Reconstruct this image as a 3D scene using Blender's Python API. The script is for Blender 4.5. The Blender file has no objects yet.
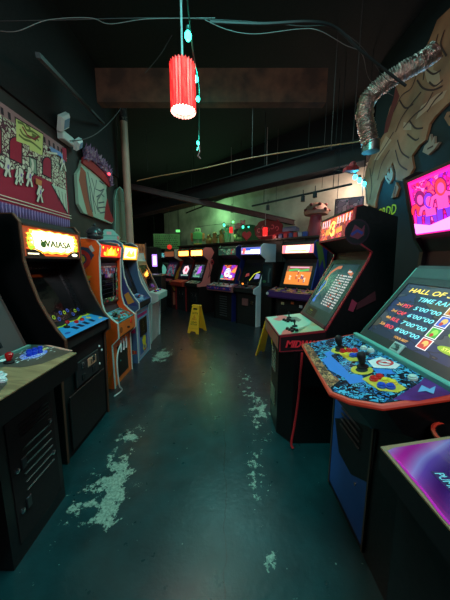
import bpy, bmesh, math, random
from mathutils import Vector, Matrix
random.seed(7)
SC = bpy.context.scene
COL = SC.collection
PI = math.pi

# ---------------------------------------------------------------- camera, world, exposure
FPX = 250.0
PITCH = math.atan(38 / FPX)
CH = 1.45
cd = bpy.data.cameras.new('camera')
cam = bpy.data.objects.new('camera', cd); COL.objects.link(cam)
cam.location = (0, 0, CH)
cam.rotation_euler = (PI / 2 - PITCH, 0, 0)
cd.sensor_fit = 'VERTICAL'; cd.sensor_height = 36.0; cd.lens = 36.0 * FPX / 600.0
cd.clip_start = 0.02
SC.camera = cam
SC.view_settings.view_transform = 'Standard'
SC.view_settings.look = 'None'
SC.view_settings.gamma = 1.0
SC.view_settings.use_curve_mapping = False
SC.view_settings.exposure = 0.42
w_ = bpy.data.worlds.new('world'); SC.world = w_; w_.use_nodes = True
w_.node_tree.nodes['Background'].inputs[0].default_value = (0.10, 0.22, 0.26, 1)
w_.node_tree.nodes['Background'].inputs[1].default_value = 0.01

def lamp(name, kind, loc, energy, color, size=0.1, rot=(0, 0, 0), parent=None, spot=None):
    l = bpy.data.lights.new(name, kind); l.energy = energy; l.color = color
    if kind == 'AREA': l.size = size
    else: l.shadow_soft_size = size
    if spot: l.spot_size = spot; l.spot_blend = 0.8
    o = bpy.data.objects.new(name, l); COL.objects.link(o); o.location = loc; o.rotation_euler = rot
    if parent: o.parent = parent
    return o
TEAL = (0.18, 0.95, 0.85)
# unseen fill lamps added to brighten the aisle, the ledge and the back wall
lamp('aisle_fill', 'AREA', (0.0, 1.2, 3.5), 34, (0.10, 0.92, 0.86), 0.6)
lamp('entrance_fill', 'AREA', (0.0, -1.6, 3.0), 30, (0.95, 0.93, 1.0), 0.9, (math.radians(62), 0, 0))
lamp('mid_fill', 'AREA', (0.1, 4.2, 4.2), 30, (0.42, 0.95, 0.88), 1.2)
lamp('back_room_fill', 'POINT', (-0.4, 8.0, 2.9), 20, (0.35, 1.0, 0.45), 0.15)
lamp('side_room_fill', 'POINT', (2.4, 5.35, 2.9), 22, (1.0, 0.72, 0.6), 0.15)
lamp('far_room_light', 'POINT', (-2.3, 8.2, 3.0), 10, (0.6, 1.0, 0.6), 0.2)

# ---------------------------------------------------------------- pixel -> point on a real plane
def _ray(x, y):
    a = (x - 225) / FPX; b = (300 - y) / FPX
    return Vector((a, math.cos(PITCH) + b * math.sin(PITCH), -math.sin(PITCH) + b * math.cos(PITCH)))
def on_y(x, y, Y):
    r = _ray(x, y); t = Y / r.y; return Vector((r.x * t, Y, CH + r.z * t))
def on_x(x, y, X):
    r = _ray(x, y); t = X / r.x; return Vector((X, r.y * t, CH + r.z * t))
def on_z(x, y, Z):
    r = _ray(x, y); t = (Z - CH) / r.z; return Vector((r.x * t, r.y * t, Z))
def on_diag(x, y, S):          # plane X+Y=S
    r = _ray(x, y); t = S / (r.x + r.y); return Vector((r.x * t, r.y * t, CH + r.z * t))

# ---------------------------------------------------------------- materials
def lin(c):
    out = []
    for v in c[:3]:
        v = v / 255.0
        out.append(v / 12.92 if v <= 0.04045 else ((v + 0.055) / 1.055) ** 2.4)
    return (*out, 1.0)
_M = {}
def mat(c, rough=0.5, metal=0.0, em=0.0, alpha=1.0, bump=0.0, coat=0.0):
    key = (tuple(c), rough, metal, em, alpha, bump, coat)
    if key in _M: return _M[key]
    m = bpy.data.materials.new('paint'); m.use_nodes = True
    nt = m.node_tree; b = nt.nodes['Principled BSDF']
    b.inputs['Base Color'].default_value = lin(c)
    b.inputs['Roughness'].default_value = rough
    b.inputs['Metallic'].default_value = metal
    b.inputs['Coat Weight'].default_value = coat
    if em:
        b.inputs['Emission Color'].default_value = lin(c)
        b.inputs['Emission Strength'].default_value = em
        b.inputs['Base Color'].default_value = (0.02, 0.02, 0.02, 1)
    b.inputs['Alpha'].default_value = alpha
    if not em:
        tc = nt.nodes.new('ShaderNodeTexCoord')
        n = nt.nodes.new('ShaderNodeTexNoise'); n.inputs['Scale'].default_value = 45.0; n.inputs['Detail'].default_value = 4
        nt.links.new(tc.outputs['Object'], n.inputs['Vector'])
        mr = nt.nodes.new('ShaderNodeMapRange'); mr.inputs['To Min'].default_value = max(0.02, rough - 0.08); mr.inputs['To Max'].default_value = min(1, rough + 0.1)
        nt.links.new(n.outputs['Fac'], mr.inputs['Value']); nt.links.new(mr.outputs['Result'], b.inputs['Roughness'])
        if bump:
            bp = nt.nodes.new('ShaderNodeBump'); bp.inputs['Strength'].default_value = bump; bp.inputs['Distance'].default_value = 0.01
            nt.links.new(n.outputs['Fac'], bp.inputs['Height']); nt.links.new(bp.outputs['Normal'], b.inputs['Normal'])
    _M[key] = m
    return m

def art(colors, scale=20, line=0.06, em=0.0, rough=0.35, stretch=(1, 1, 1), linecol=(12, 10, 14), warp=0.6, coat=0.0):
    """printed comic-like artwork: coloured cells with dark outlines"""
    key = ('art', tuple(map(tuple, colors)), scale, line, em, rough, stretch, linecol, warp)
    if key in _M: return _M[key]
    m = bpy.data.materials.new('artwork'); m.use_nodes = True
    nt = m.node_tree; N = nt.nodes; L = nt.links; b = N['Principled BSDF']
    tc = N.new('ShaderNodeTexCoord'); mp = N.new('ShaderNodeMapping'); mp.inputs['Scale'].default_value = stretch
    L.new(tc.outputs['Object'], mp.inputs['Vector'])
    no = N.new('ShaderNodeTexNoise'); no.inputs['Scale'].default_value = scale * 0.8
    L.new(mp.outputs['Vector'], no.inputs['Vector'])
    mx = N.new('ShaderNodeVectorMath'); mx.operation = 'MULTIPLY_ADD'
    L.new(no.outputs['Color'], mx.inputs[0]); mx.inputs[1].default_value = (warp / scale * 3,) * 3
    L.new(mp.outputs['Vector'], mx.inputs[2])
    v = N.new('ShaderNodeTexVoronoi'); v.inputs['Scale'].default_value = scale
    v2 = N.new('ShaderNodeTexVoronoi'); v2.feature = 'DISTANCE_TO_EDGE'; v2.inputs['Scale'].default_value = scale
    L.new(mx.outputs[0], v.inputs['Vector']); L.new(mx.outputs[0], v2.inputs['Vector'])
    sp = N.new('ShaderNodeSeparateColor'); L.new(v.outputs['Color'], sp.inputs[0])
    rp = N.new('ShaderNodeValToRGB'); rp.color_ramp.interpolation = 'CONSTANT'
    e = rp.color_ramp.elements
    e[0].position = 0; e[0].color = lin(colors[0]); e[1].position = 1.0 / len(colors); e[1].color = lin(colors[1 % len(colors)])
    for i in range(2, len(colors)):
        x = e.new(i / len(colors)); x.color = lin(colors[i])
    L.new(sp.outputs[0], rp.inputs['Fac'])
    th = N.new('ShaderNodeMath'); th.operation = 'LESS_THAN'; th.inputs[1].default_value = line
    L.new(v2.outputs['Distance'], th.inputs[0])
    mix = N.new('ShaderNodeMixRGB'); mix.inputs[2].default_value = lin(linecol)
    L.new(th.outputs[0], mix.inputs[0]); L.new(rp.outputs[0], mix.inputs[1])
    L.new(mix.outputs[0], b.inputs['Base Color'])
    b.inputs['Roughness'].default_value = rough; b.inputs['Coat Weight'].default_value = coat
    if em:
        L.new(mix.outputs[0], b.inputs['Emission Color']); b.inputs['Emission Strength'].default_value = em
    _M[key] = m
    return m

def noisy(c1, c2, scale=6, rough=0.6, stretch=(1, 1, 1), em=0.0, lo=0.35, hi=0.65, metal=0.0, bump=0.0, detail=5, distortion=0.0):
    key = ('noisy', tuple(c1), tuple(c2), scale, rough, stretch, em, lo, hi, metal, bump, detail, distortion)
    if key in _M: return _M[key]
    m = bpy.data.materials.new('surface'); m.use_nodes = True
    nt = m.node_tree; N = nt.nodes; L = nt.links; b = N['Principled BSDF']
    tc = N.new('ShaderNodeTexCoord'); mp = N.new('ShaderNodeMapping'); mp.inputs['Scale'].default_value = stretch
    L.new(tc.outputs['Object'], mp.inputs['Vector'])
    no = N.new('ShaderNodeTexNoise'); no.inputs['Scale'].default_value = scale; no.inputs['Detail'].default_value = detail
    no.inputs['Distortion'].default_value = distortion
    L.new(mp.outputs['Vector'], no.inputs['Vector'])
    rp = N.new('ShaderNodeValToRGB'); e = rp.color_ramp.elements
    e[0].position = lo; e[0].color = lin(c1); e[1].position = hi; e[1].color = lin(c2)
    L.new(no.outputs['Fac'], rp.inputs['Fac']); L.new(rp.outputs[0], b.inputs['Base Color'])
    b.inputs['Roughness'].default_value = rough; b.inputs['Metallic'].default_value = metal
    if em: L.new(rp.outputs[0], b.inputs['Emission Color']); b.inputs['Emission Strength'].default_value = em
    if bump:
        bp = N.new('ShaderNodeBump'); bp.inputs['Strength'].default_value = bump; bp.inputs['Distance'].default_value = 0.02
        L.new(no.outputs['Fac'], bp.inputs['Height']); L.new(bp.outputs['Normal'], b.inputs['Normal'])
    _M[key] = m
    return m

BLACK = mat((9, 9, 10), 0.4)
MATTE = mat((7, 7, 8), 0.75)
CHARC = mat((34, 36, 40), 0.45)
CHROME = mat((190, 190, 195), 0.25, 1.0)
WHITE = mat((225, 228, 226), 0.45)
GLASS = mat((6, 8, 10), 0.08, coat=0.5)
TEALBEZ = mat((34, 66, 66), 0.4)

# ---------------------------------------------------------------- mesh builder
class Frame:
    """a flat place in a thing's own space: origin, right, up, out"""
    def __init__(s, o, x, y):
        s.o = Vector(o); s.x = Vector(x).normalized(); s.y = Vector(y).normalized(); s.n = s.x.cross(s.y)
    def p(s, a, b, c=0.0): return s.o + s.x * a + s.y * b + s.n * c
def seg(p0, p1, v=0.0):         # strip of a cabinet's front, p0 lower, p1 upper, seen by a player
    return Frame((p0[0], v, p0[1]), (0, -1, 0), (p1[0] - p0[0], 0, p1[1] - p0[1]))
GROUND = Frame((0, 0, 0), (1, 0, 0), (0, 1, 0))

_TXT = {}
def text_geo(s):
    if s in _TXT: return _TXT[s]
    c = bpy.data.curves.new('t', 'FONT'); c.body = s; c.align_x = 'CENTER'; c.align_y = 'CENTER'; c.resolution_u = 2
    c.offset = 0.012
    o = bpy.data.objects.new('t', c); COL.objects.link(o)
    bpy.context.view_layer.update()
    me = bpy.data.meshes.new_from_object(o.evaluated_get(bpy.context.evaluated_depsgraph_get()))
    vs = [v.co.copy() for v in me.vertices]; fs = [tuple(p.vertices) for p in me.polygons]
    bpy.data.objects.remove(o); bpy.data.curves.remove(c); bpy.data.meshes.remove(me)
    xs = [v.x for v in vs]; ys = [v.y for v in vs]
    cx = (min(xs) + max(xs)) / 2; cy = (min(ys) + max(ys)) / 2; w = max(xs) - min(xs); h = max(ys) - min(ys)
    vs = [((v.x - cx) / w, (v.y - cy) / h) for v in vs]
    _TXT[s] = (vs, fs); return _TXT[s]

class MB:
    def __init__(s, frame=GROUND):
        s.v = []; s.f = []; s.fm = []; s.ms = []; s.fr = frame; s.lift = 0.0012
    def mi(s, m):
        if m not in s.ms: s.ms.append(m)
        return s.ms.index(m)
    def add(s, vs, fs, m):
        k = len(s.v); s.v += [tuple(v) for v in vs]; i = s.mi(m)
        for f in fs: s.f.append(tuple(k + j for j in f)); s.fm.append(i)
        return s
    # --- flat, layered artwork
    def poly(s, pts, m, lift=None):
        z = s.lift if lift is None else lift
        s.add([s.fr.p(a, b, z) for a, b in pts], [tuple(range(len(pts)))], m); s.lift += 0.0002; return s
    def rect(s, x0, y0, x1, y1, m): return s.poly([(x0, y0), (x1, y0), (x1, y1), (x0, y1)], m)
    def rects(s, L, m):
        for r in L: s.rect(*r, m); s.lift -= 0.0002
        s.lift += 0.0002; return s
    def disc(s, x, y, rx, m, ry=None, n=20, rot=0):
        ry = ry or rx
        return s.poly([(x + rx * math.cos(2 * PI * i / n) * math.cos(rot) - ry * math.sin(2 * PI * i / n) * math.sin(rot),
                        y + rx * math.cos(2 * PI * i / n) * math.sin(rot) + ry * math.sin(2 * PI * i / n) * math.cos(rot)) for i in range(n)], m)
    def ring(s, x, y, r0, r1, m, n=28, a0=0, a1=2 * PI, sy=1.0):
        z = s.lift; vs = []; fs = []
        for i in range(n + 1):
            a = a0 + (a1 - a0) * i / n
            vs += [s.fr.p(x + r0 * math.cos(a), y + r0 * sy * math.sin(a), z), s.fr.p(x + r1 * math.cos(a), y + r1 * sy * math.sin(a), z)]
        for i in range(n): fs.append((2 * i, 2 * i + 1, 2 * i + 3, 2 * i + 2))
        s.add(vs, fs, m); s.lift += 0.0002; return s
    def stroke(s, pts, w, m):
        z = s.lift; vs = []; fs = []
        for i, (a, b) in enumerate(pts):
            p, q = pts[max(0, i - 1)], pts[min(len(pts) - 1, i + 1)]
            dx, dy = q[0] - p[0], q[1] - p[1]; l = math.hypot(dx, dy) or 1
            nx, ny = -dy / l * w / 2, dx / l * w / 2
            vs += [s.fr.p(a - nx, b - ny, z), s.fr.p(a + nx, b + ny, z)]
        for i in range(len(pts) - 1): fs.append((2 * i, 2 * i + 2, 2 * i + 3, 2 * i + 1))
        s.add(vs, fs, m); s.lift += 0.0002; return s
    def text(s, t, x, y, w, h, m, shear=0.0, rot=0.0, bold=0.0):
        if bold:
            for d in (-bold, 0, bold): s.text(t, x + d, y, w, h, m, shear, rot)
            return s
        vs, fs = text_geo(t); z = s.lift; out = []
        for a, b in vs:
            p, q = a * w + b * h * shear, b * h
            out.append(s.fr.p(x + p * math.cos(rot) - q * math.sin(rot), y + p * math.sin(rot) + q * math.cos(rot), z))
        s.add(out, fs, m); s.lift += 0.0002; return s
    # --- solids
    def box(s, x0, y0, x1, y1, z0, z1, m, bev=0.0):
        if bev:
            b = min(bev, (x1 - x0) / 2.2, (y1 - y0) / 2.2, abs(z1 - z0) * 0.9)
            lv = [(0, z0), (0, z1 - b), (b, z1)]
            vs = []
            for i, z in lv:
                vs += [s.fr.p(x0 + i, y0 + i, z), s.fr.p(x1 - i, y0 + i, z), s.fr.p(x1 - i, y1 - i, z), s.fr.p(x0 + i, y1 - i, z)]
            fs = [(3, 2, 1, 0), (8, 9, 10, 11)]
            for k in (0, 4):
                for j in range(4): fs.append((k + j, k + (j + 1) % 4, k + 4 + (j + 1) % 4, k + 4 + j))
            return s.add(vs, fs, m)
        vs = [s.fr.p(a, b, c) for c in (z0, z1) for a, b in ((x0, y0), (x1, y0), (x1, y1), (x0, y1))]
        return s.add(vs, [(3, 2, 1, 0), (4, 5, 6, 7), (0, 1, 5, 4), (1, 2, 6, 5), (2, 3, 7, 6), (3, 0, 4, 7)], m)
    def prism(s, pts, z0, z1, m):     # outline in the frame, extruded along its normal
        n = len(pts)
        ar = sum(pts[i][0] * pts[(i + 1) % n][1] - pts[(i + 1) % n][0] * pts[i][1] for i in range(n))
        if ar < 0: pts = pts[::-1]
        vs = [s.fr.p(a, b, z0) for a, b in pts] + [s.fr.p(a, b, z1) for a, b in pts]
        fs = [tuple(range(n))[::-1], tuple(range(n, 2 * n))] + [(i, (i + 1) % n, n + (i + 1) % n, n + i) for i in range(n)]
        return s.add(vs, fs, m)
    def lathe(s, x, y, prof, m, n=20):  # prof: (r, z) list
        vs = []; fs = []
        for r, z in prof:
            for i in range(n):
                a = 2 * PI * i / n; vs.append(s.fr.p(x + r * math.cos(a), y + r * math.sin(a), z))
        for k in range(len(prof) - 1):
            for i in range(n):
                j = (i + 1) % n; fs.append((k * n + i, k * n + j, k * n + n + j, k * n + n + i))
        if prof[0][0] > 1e-5: fs.append(tuple(range(n))[::-1])
        if prof[-1][0] > 1e-5: fs.append(tuple(range((len(prof) - 1) * n, len(prof) * n)))
        return s.add(vs, fs, m)
    def ball(s, c, r, m, n=14, sc=(1, 1, 1)):
        c = Vector(c); vs = [c + Vector((0, 0, -r * sc[2]))]; fs = []
        R = n // 2
        for k in range(1, R):
            t = -PI / 2 + PI * k / R
            for i in range(n):
                a = 2 * PI * i / n
                vs.append(c + Vector((r * sc[0] * math.cos(t) * math.cos(a), r * sc[1] * math.cos(t) * math.sin(a), r * sc[2] * math.sin(t))))
        vs.append(c + Vector((0, 0, r * sc[2]))); last = len(vs) - 1
        for i in range(n):
            j = (i + 1) % n; fs.append((0, 1 + j, 1 + i)); b = 1 + (R - 2) * n; fs.append((b + i, b + j, last))
        for k in range(R - 2):
            for i in range(n):
                j = (i + 1) % n; fs.append((1 + k * n + i, 1 + k * n + j, 1 + k * n + n + j, 1 + k * n + n + i))
        return s.add(vs, fs, m)
    def tube(s, pts, r, m, n=8, rfun=None):
        pts = [Vector(p) for p in pts]; vs = []; fs = []; up = None
        for k, p in enumerate(pts):
            d = (pts[min(k + 1, len(pts) - 1)] - pts[max(k - 1, 0)]).normalized()
            if up is None:
                up = d.cross(Vector((0.31, 0.2, 0.93)));  up.normalize()
            else:
                up = (up - d * up.dot(d)).normalized()
            b = d.cross(up); rr = rfun(k, p) if rfun else r
            for i in range(n):
                a = 2 * PI * i / n; vs.append(p + (up * math.cos(a) + b * math.sin(a)) * rr)
        for k in range(len(pts) - 1):
            for i in range(n):
                j = (i + 1) % n; fs.append((k * n + i, k * n + j, k * n + n + j, k * n + n + i))
        fs.append(tuple(range(n))[::-1]); fs.append(tuple(range((len(pts) - 1) * n, len(pts) * n)))
        return s.add(vs, fs, m)
    def build(s, name, parent=None, smooth=False, label=None, cat=None, group=None, kind=None):
        me = bpy.data.meshes.new(name); me.from_pydata(s.v, [], s.f)
        for m in s.ms: me.materials.append(m)
        for p, i in zip(me.polygons, s.fm): p.material_index = i; p.use_smooth = smooth
        me.update()
        o = bpy.data.objects.new(name, me); COL.objects.link(o)
        if parent: o.parent = parent
        if smooth:
            try: me.set_sharp_from_angle(angle=math.radians(40))
            except Exception: pass
        tag(o, label, cat, group, kind)
        return o
def tag(o, label=None, cat=None, group=None, kind=None):
    if label: o['label'] = label
    if cat: o['category'] = cat
    if group: o['group'] = group
    if kind: o['kind'] = kind
    return o
def empty(name, loc, rz=0, label=None, cat=None, group=None):
    o = bpy.data.objects.new(name, None); COL.objects.link(o); o.location = loc; o.rotation_euler = (0, 0, rz)
    o.empty_display_size = 0.1
    return tag(o, label, cat, group)
def smooth_path(pts, k=6):
    P = [Vector(p) for p in pts]; out = []
    for i in range(len(P) - 1):
        p0, p1, p2, p3 = P[max(i - 1, 0)], P[i], P[i + 1], P[min(i + 2, len(P) - 1)]
        for j in range(k):
            t = j / k
            out.append(0.5 * ((2 * p1) + (p2 - p0) * t + (2 * p0 - 5 * p1 + 4 * p2 - p3) * t * t + (3 * p1 - p0 - 3 * p2 + p3) * t ** 3))
    out.append(P[-1]); return out

def offset(poly, d):
    n = len(poly); out = []
    ar = sum(poly[i][0] * poly[(i + 1) % n][1] - poly[(i + 1) % n][0] * poly[i][1] for i in range(n))
    sgn = 1 if ar > 0 else -1
    for i in range(n):
        a, b, c = poly[i - 1], poly[i], poly[(i + 1) % n]
        e1 = Vector((b[0] - a[0], b[1] - a[1])).normalized(); e2 = Vector((c[0] - b[0], c[1] - b[1])).normalized()
        n1 = Vector((e1.y, -e1.x)) * sgn; n2 = Vector((e2.y, -e2.x)) * sgn
        m = (n1 + n2); l = m.length
        m = m / l if l > 1e-6 else n1
        k = 1 / max(0.5, m.dot(n1))
        out.append((b[0] + m.x * d * k, b[1] + m.y * d * k))
    return out

# ---------------------------------------------------------------- arcade cabinet shared parts
def lateral(v0): return Frame((0, v0, 0), (1, 0, 0), (0, 0, 1))     # u, z plane, normal -v
def sides(root, w, prof, smat, tmat, th=0.02, te=None, labels=(None, None)):
    um = max(p[0] for p in prof); zm = min(p[1] for p in prof)
    for k, (v0, v1) in enumerate(((-w / 2, -w / 2 + th), (w / 2 - th, w / 2))):
        b = MB(lateral(v1)); b.prism(prof, 0, th, smat[k] if isinstance(smat, tuple) else smat)
        sp = b.build('side_panel', root, label=labels[k])
        if tmat:
            t = MB(lateral((v0 + v1) / 2)); o = offset(prof, 0.003); i = offset(prof, -0.005); n = len(prof)
            zz = (-th / 2 - 0.001, th / 2 + 0.001)
            vs = [t.fr.p(a, c, z) for z in zz for (a, c) in o] + [t.fr.p(a, c, z) for z in zz for (a, c) in i]
            fs = []
            for q in range(n):
                r = (q + 1) % n
                if te is not None:
                    if q not in te: continue
                elif prof[q][1] < zm + .01 and prof[r][1] < zm + .01 or min(prof[q][0], prof[r][0]) > um * .8: continue
                fs += [(q, r, n + r, n + q), (q, 2 * n + q, 2 * n + r, r), (n + q, n + r, 3 * n + r, 3 * n + q)]
            t.add(vs, fs, tmat); t.build('edge_trim', sp)
def body(root, w, prof, m, name='body', th=0.02):
    b = MB(lateral(w / 2 - th)); b.prism(prof, 0, w - 2 * th, m); return b.build(name, root)

def joystick(root, fr, x, y, m=None, h=0.07, r=0.016, bat=False):
    m = m or mat((190, 18, 22), 0.25)
    j = empty('joystick', (0, 0, 0)); j.parent = root
    b = MB(fr); b.lathe(x, y, [(0.022, 0.003), (0.022, 0.014), (0.006, 0.02), (0.005, h - 0.01)], MATTE, 12); b.build('shaft', j, True)
    b = MB(fr)
    if bat: b.lathe(x, y, [(0.008, h * 0.35), (0.012, h * 0.5), (0.017, h * 0.9), (0.016, h * 1.08), (0.009, h * 1.2), (0, h * 1.22)], m, 14)
    else: b.lathe(x, y, [(0.004, h - 0.014), (r * 0.75, h - 0.01), (r, h), (r * 0.75, h + 0.011), (0, h + 0.016)], m, 14)
    b.build('knob', j, True)
def button(root, fr, x, y, m, r=0.014, h=0.012):
    b = MB(fr); b.lathe(x, y, [(r * 1.25, 0.003), (r * 1.25, .011 + h * 0.4), (r, .011 + h * 0.5), (r * 0.95, .011 + h), (0, .011 + h * 0.92)], m, 14); b.build('button', root, True)
def coin_door(root, fr, x, y, w, h, slots=2, frame=CHARC):
    cdn = empty('coin_door', (0, 0, 0)); cdn.parent = root
    b = MB(fr); b.box(x - w / 2, y - h / 2, x + w / 2, y + h / 2, 0, 0.008, frame, 0.003)
    b.build('door_plate', cdn)
    for k in range(slots):
        xx = x + (k - (slots - 1) / 2) * w * 0.45
        b = MB(fr); b.box(xx - 0.022, y + h * 0.12, xx + 0.022, y + h * 0.38, 0.008, 0.016, CHROME, 0.003)
        b.lift = 0.017; b.rect(xx - 0.003, y + h * 0.17, xx + 0.003, y + h * 0.33, MATTE); b.build('coin_slot', cdn)
        b = MB(fr); b.box(xx - 0.02, y - h * 0.36, xx + 0.02, y - h * 0.12, 0.008, 0.013, MATTE, 0.002); b.build('coin_return', cdn)
    b = MB(fr); b.lathe(x, y + h * 0.02, [(0.008, 0.008), (0.008, 0.014), (0.004, 0.016)], CHROME, 12); b.build('lock', cdn, True)
def vents(root, fr, x, y, w, n, step, m=CHARC):
    b = MB(fr)
    for k in range(n):
        b.add([b.fr.p(x - w / 2, y + k * step, 0.001), b.fr.p(x + w / 2, y + k * step, 0.001),
               b.fr.p(x + w / 2, y + k * step + step * 0.35, 0.010), b.fr.p(x - w / 2, y + k * step + step * 0.35, 0.010),
               b.fr.p(x - w / 2, y + k * step + step * 0.45, 0.001), b.fr.p(x + w / 2, y + k * step + step * 0.45, 0.001)],
              [(0, 1, 2, 3), (3, 2, 5, 4)], m)
    b.build('vent_panel', root)
def lit_marquee(root, p0, p1, w, draw, m, frame=MATTE, lip=0.012):
    fr = seg(p0, p1); L = math.hypot(p1[0] - p0[0], p1[1] - p0[1])
    b = MB(fr); b.box(-w / 2, 0, w / 2, L, 0, 0.006, m); b.lift = 0.007
    if draw: draw(b, w, L)
    mq = b.build('marquee', root)
    f = MB(fr)
    f.box(-w / 2, 0, w / 2, lip, 0.006, 0.014, frame); f.box(-w / 2, L - lip, w / 2, L, 0.006, 0.014, frame)
    f.build('marquee_retainer', mq)
    return mq
def monitor(root, p0, p1, w, bez, sw, y0, y1, base, draw=None, x0=0.0, lift=0.0, bezdraw=None):
    """bezel strip p0-p1 of width w with a screen sw wide from y0 to y1 up the strip"""
    fr = seg(p0, p1); L = math.hypot(p1[0] - p0[0], p1[1] - p0[1])
    b = MB(fr)
    hw = w / 2; s0, s1 = x0 - sw / 2, x0 + sw / 2
    for r in ((-hw, 0, hw, y0), (-hw, y1, hw, L), (-hw, y0, s0, y1), (s1, y0, hw, y1)):
        b.box(r[0], r[1], r[2], r[3], 0.0, 0.012, bez)
    b.lift = 0.0128
    if bezdraw: bezdraw(b, w, L)
    bz = b.build('bezel', root)
    s = MB(fr); n = 6
    vs = []; fs = []
    for i in range(n + 1):
        for j in range(n + 1):
            a = i / n; c = j / n
            vs.append(fr.p(s0 + (s1 - s0) * a, y0 + (y1 - y0) * c, 0.001 + 0.006 * math.sin(PI * a) * math.sin(PI * c)))
    for i in range(n):
        for j in range(n):
            k = i * (n + 1) + j; fs.append((k, k + n + 1, k + n + 2, k + 1))
    s.add(vs, fs, base); s.lift = 0.0075
    if draw: draw(s, s0, y0, s1, y1)
    s.build('screen', root, False)
    return fr
def uv(loc, rz, fr):
    """pixel of the photograph -> (a, b) on a surface of the thing standing at loc"""
    R = Matrix.Rotation(rz, 3, 'Z'); O = R @ fr.o + Vector(loc); X = R @ fr.x; Y = R @ fr.y; Nn = R @ fr.n
    C0 = Vector((0, 0, CH))
    def f(x, y):
        d = _ray(x, y); t = (O - C0).dot(Nn) / d.dot(Nn); P = C0 + d * t - O
        return (P.dot(X), P.dot(Y))
    return f

# ================================================================ THE SETTING
def struct(name, mb, kind='structure'):
    return mb.build(name, kind=kind)
def floor_material():
    m = bpy.data.materials.new('painted_concrete'); m.use_nodes = True
    nt = m.node_tree; N = nt.nodes; L = nt.links; b = N['Principled BSDF']
    tc = N.new('ShaderNodeTexCoord'); P = tc.outputs['Object']
    def math_(op, a, c=None, d=None):
        n = N.new('ShaderNodeMath'); n.operation = op
        for i, v in enumerate((a, c, d)):
            if v is None: continue
            if isinstance(v, (int, float)): n.inputs[i].default_value = v
            else: L.new(v, n.inputs[i])
        return n.outputs[0]
    def noise(scale, detail=5, rough=0.6):
        n = N.new('ShaderNodeTexNoise'); n.inputs['Scale'].default_value = scale; n.inputs['Detail'].default_value = detail
        n.inputs['Roughness'].default_value = rough; L.new(P, n.inputs['Vector']); return n.outputs['Fac']
    # worn places: (x, y, rx, ry, strength)
    blobs = [(-0.80, 1.93, 0.11, 0.14, 0.21), (-0.76, 1.62, 0.07, 0.10, 0.17), (-0.71, 1.42, 0.11, 0.17, 0.24), (-0.68, 1.22, 0.07, 0.10, 0.17), (-0.9, 1.5, 0.1, 0.3, 0.1), (-1.0, 3.75, 0.16, 0.30, 0.27),
             (0.36, 2.35, 0.12, 0.3, 0.17), (0.24, 3.0, 0.12, 0.5, 0.14), (0.2, 1.45, 0.08, 0.2, 0.16), (0.22, 1.02, 0.05, 0.06, 0.19),
             (-0.45, 4.5, 0.2, 0.25, 0.13), (0.26, 1.9, 0.14, 0.3, 0.10), (-0.9, 1.2, 0.1, 0.3, 0.08), (0.3, 0.8, 0.1, 0.12, 0.1)]
    tot = None
    for (x, y, rx, ry, s) in blobs:
        mp = N.new('ShaderNodeMapping'); mp.vector_type = 'TEXTURE'
        mp.inputs['Location'].default_value = (x, y, 0); mp.inputs['Scale'].default_value = (rx, ry, 1)
        L.new(P, mp.inputs['Vector'])
        ln = N.new('ShaderNodeVectorMath'); ln.operation = 'LENGTH'; L.new(mp.outputs[0], ln.inputs[0])
        q = math_('MULTIPLY', ln.outputs['Value'], ln.outputs['Value'])
        e = math_('MULTIPLY', math_('POWER', 2.718, math_('MULTIPLY', q, -0.8)), s)
        tot = e if tot is None else math_('ADD', tot, e)
    n1 = noise(12, 10, 0.74)
    mask = math_('MAXIMUM', math_('GREATER_THAN', math_('ADD', n1, tot), 0.70), math_('GREATER_THAN', noise(38, 2, .5), 0.752))
    sp = N.new('ShaderNodeSeparateXYZ'); L.new(P, sp.inputs[0])
    n2 = noise(3, 3)
    # the floor turns dark grey in the far half of the room
    far = N.new('ShaderNodeMapRange'); far.inputs['From Min'].default_value = 2.75; far.inputs['From Max'].default_value = 3.2
    L.new(math_('ADD', sp.outputs[1], math_('MULTIPLY', n2, 1.2)), far.inputs['Value'])
    r1 = N.new('ShaderNodeValToRGB'); e = r1.color_ramp.elements
    e[0].position = 0.3; e[0].color = lin((10, 42, 46)); e[1].position = 0.72; e[1].color = lin((18, 64, 68)); L.new(noise(5, 6), r1.inputs[0])
    r2 = N.new('ShaderNodeValToRGB'); e = r2.color_ramp.elements
    e[0].position = 0.3; e[0].color = lin((20, 23, 26)); e[1].position = 0.75; e[1].color = lin((50, 54, 58)); L.new(noise(7, 8, 0.7), r2.inputs[0])
    mx = N.new('ShaderNodeMixRGB'); L.new(far.outputs[0], mx.inputs[0]); L.new(r1.outputs[0], mx.inputs[1]); L.new(r2.outputs[0], mx.inputs[2])
    r3 = N.new('ShaderNodeValToRGB'); e = r3.color_ramp.elements
    e[0].position = 0.35; e[0].color = lin((96, 128, 116)); e[1].position = 0.65; e[1].color = lin((160, 186, 168)); L.new(noise(60, 4), r3.inputs[0])
    mx2 = N.new('ShaderNodeMixRGB'); L.new(mask, mx2.inputs[0]); L.new(mx.outputs[0], mx2.inputs[1]); L.new(r3.outputs[0], mx2.inputs[2])
    # hairline crack along the aisle
    cr = math_('ABSOLUTE', math_('ADD', math_('ADD', sp.outputs[0], 0.0), math_('MULTIPLY', math_('SUBTRACT', noise(4, 6), 0.5), 0.09)))
    crm = math_('MULTIPLY', math_('LESS_THAN', cr, 0.0022), math_('LESS_THAN', sp.outputs[1], 2.2))
    mx3 = N.new('ShaderNodeMixRGB'); L.new(crm, mx3.inputs[0]); L.new(mx2.outputs[0], mx3.inputs[1]); mx3.inputs[2].default_value = lin((8, 20, 22))
    L.new(mx3.outputs[0], b.inputs['Base Color'])
    rr = N.new('ShaderNodeMapRange'); rr.inputs['To Min'].default_value = 0.20; rr.inputs['To Max'].default_value = 0.42
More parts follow.
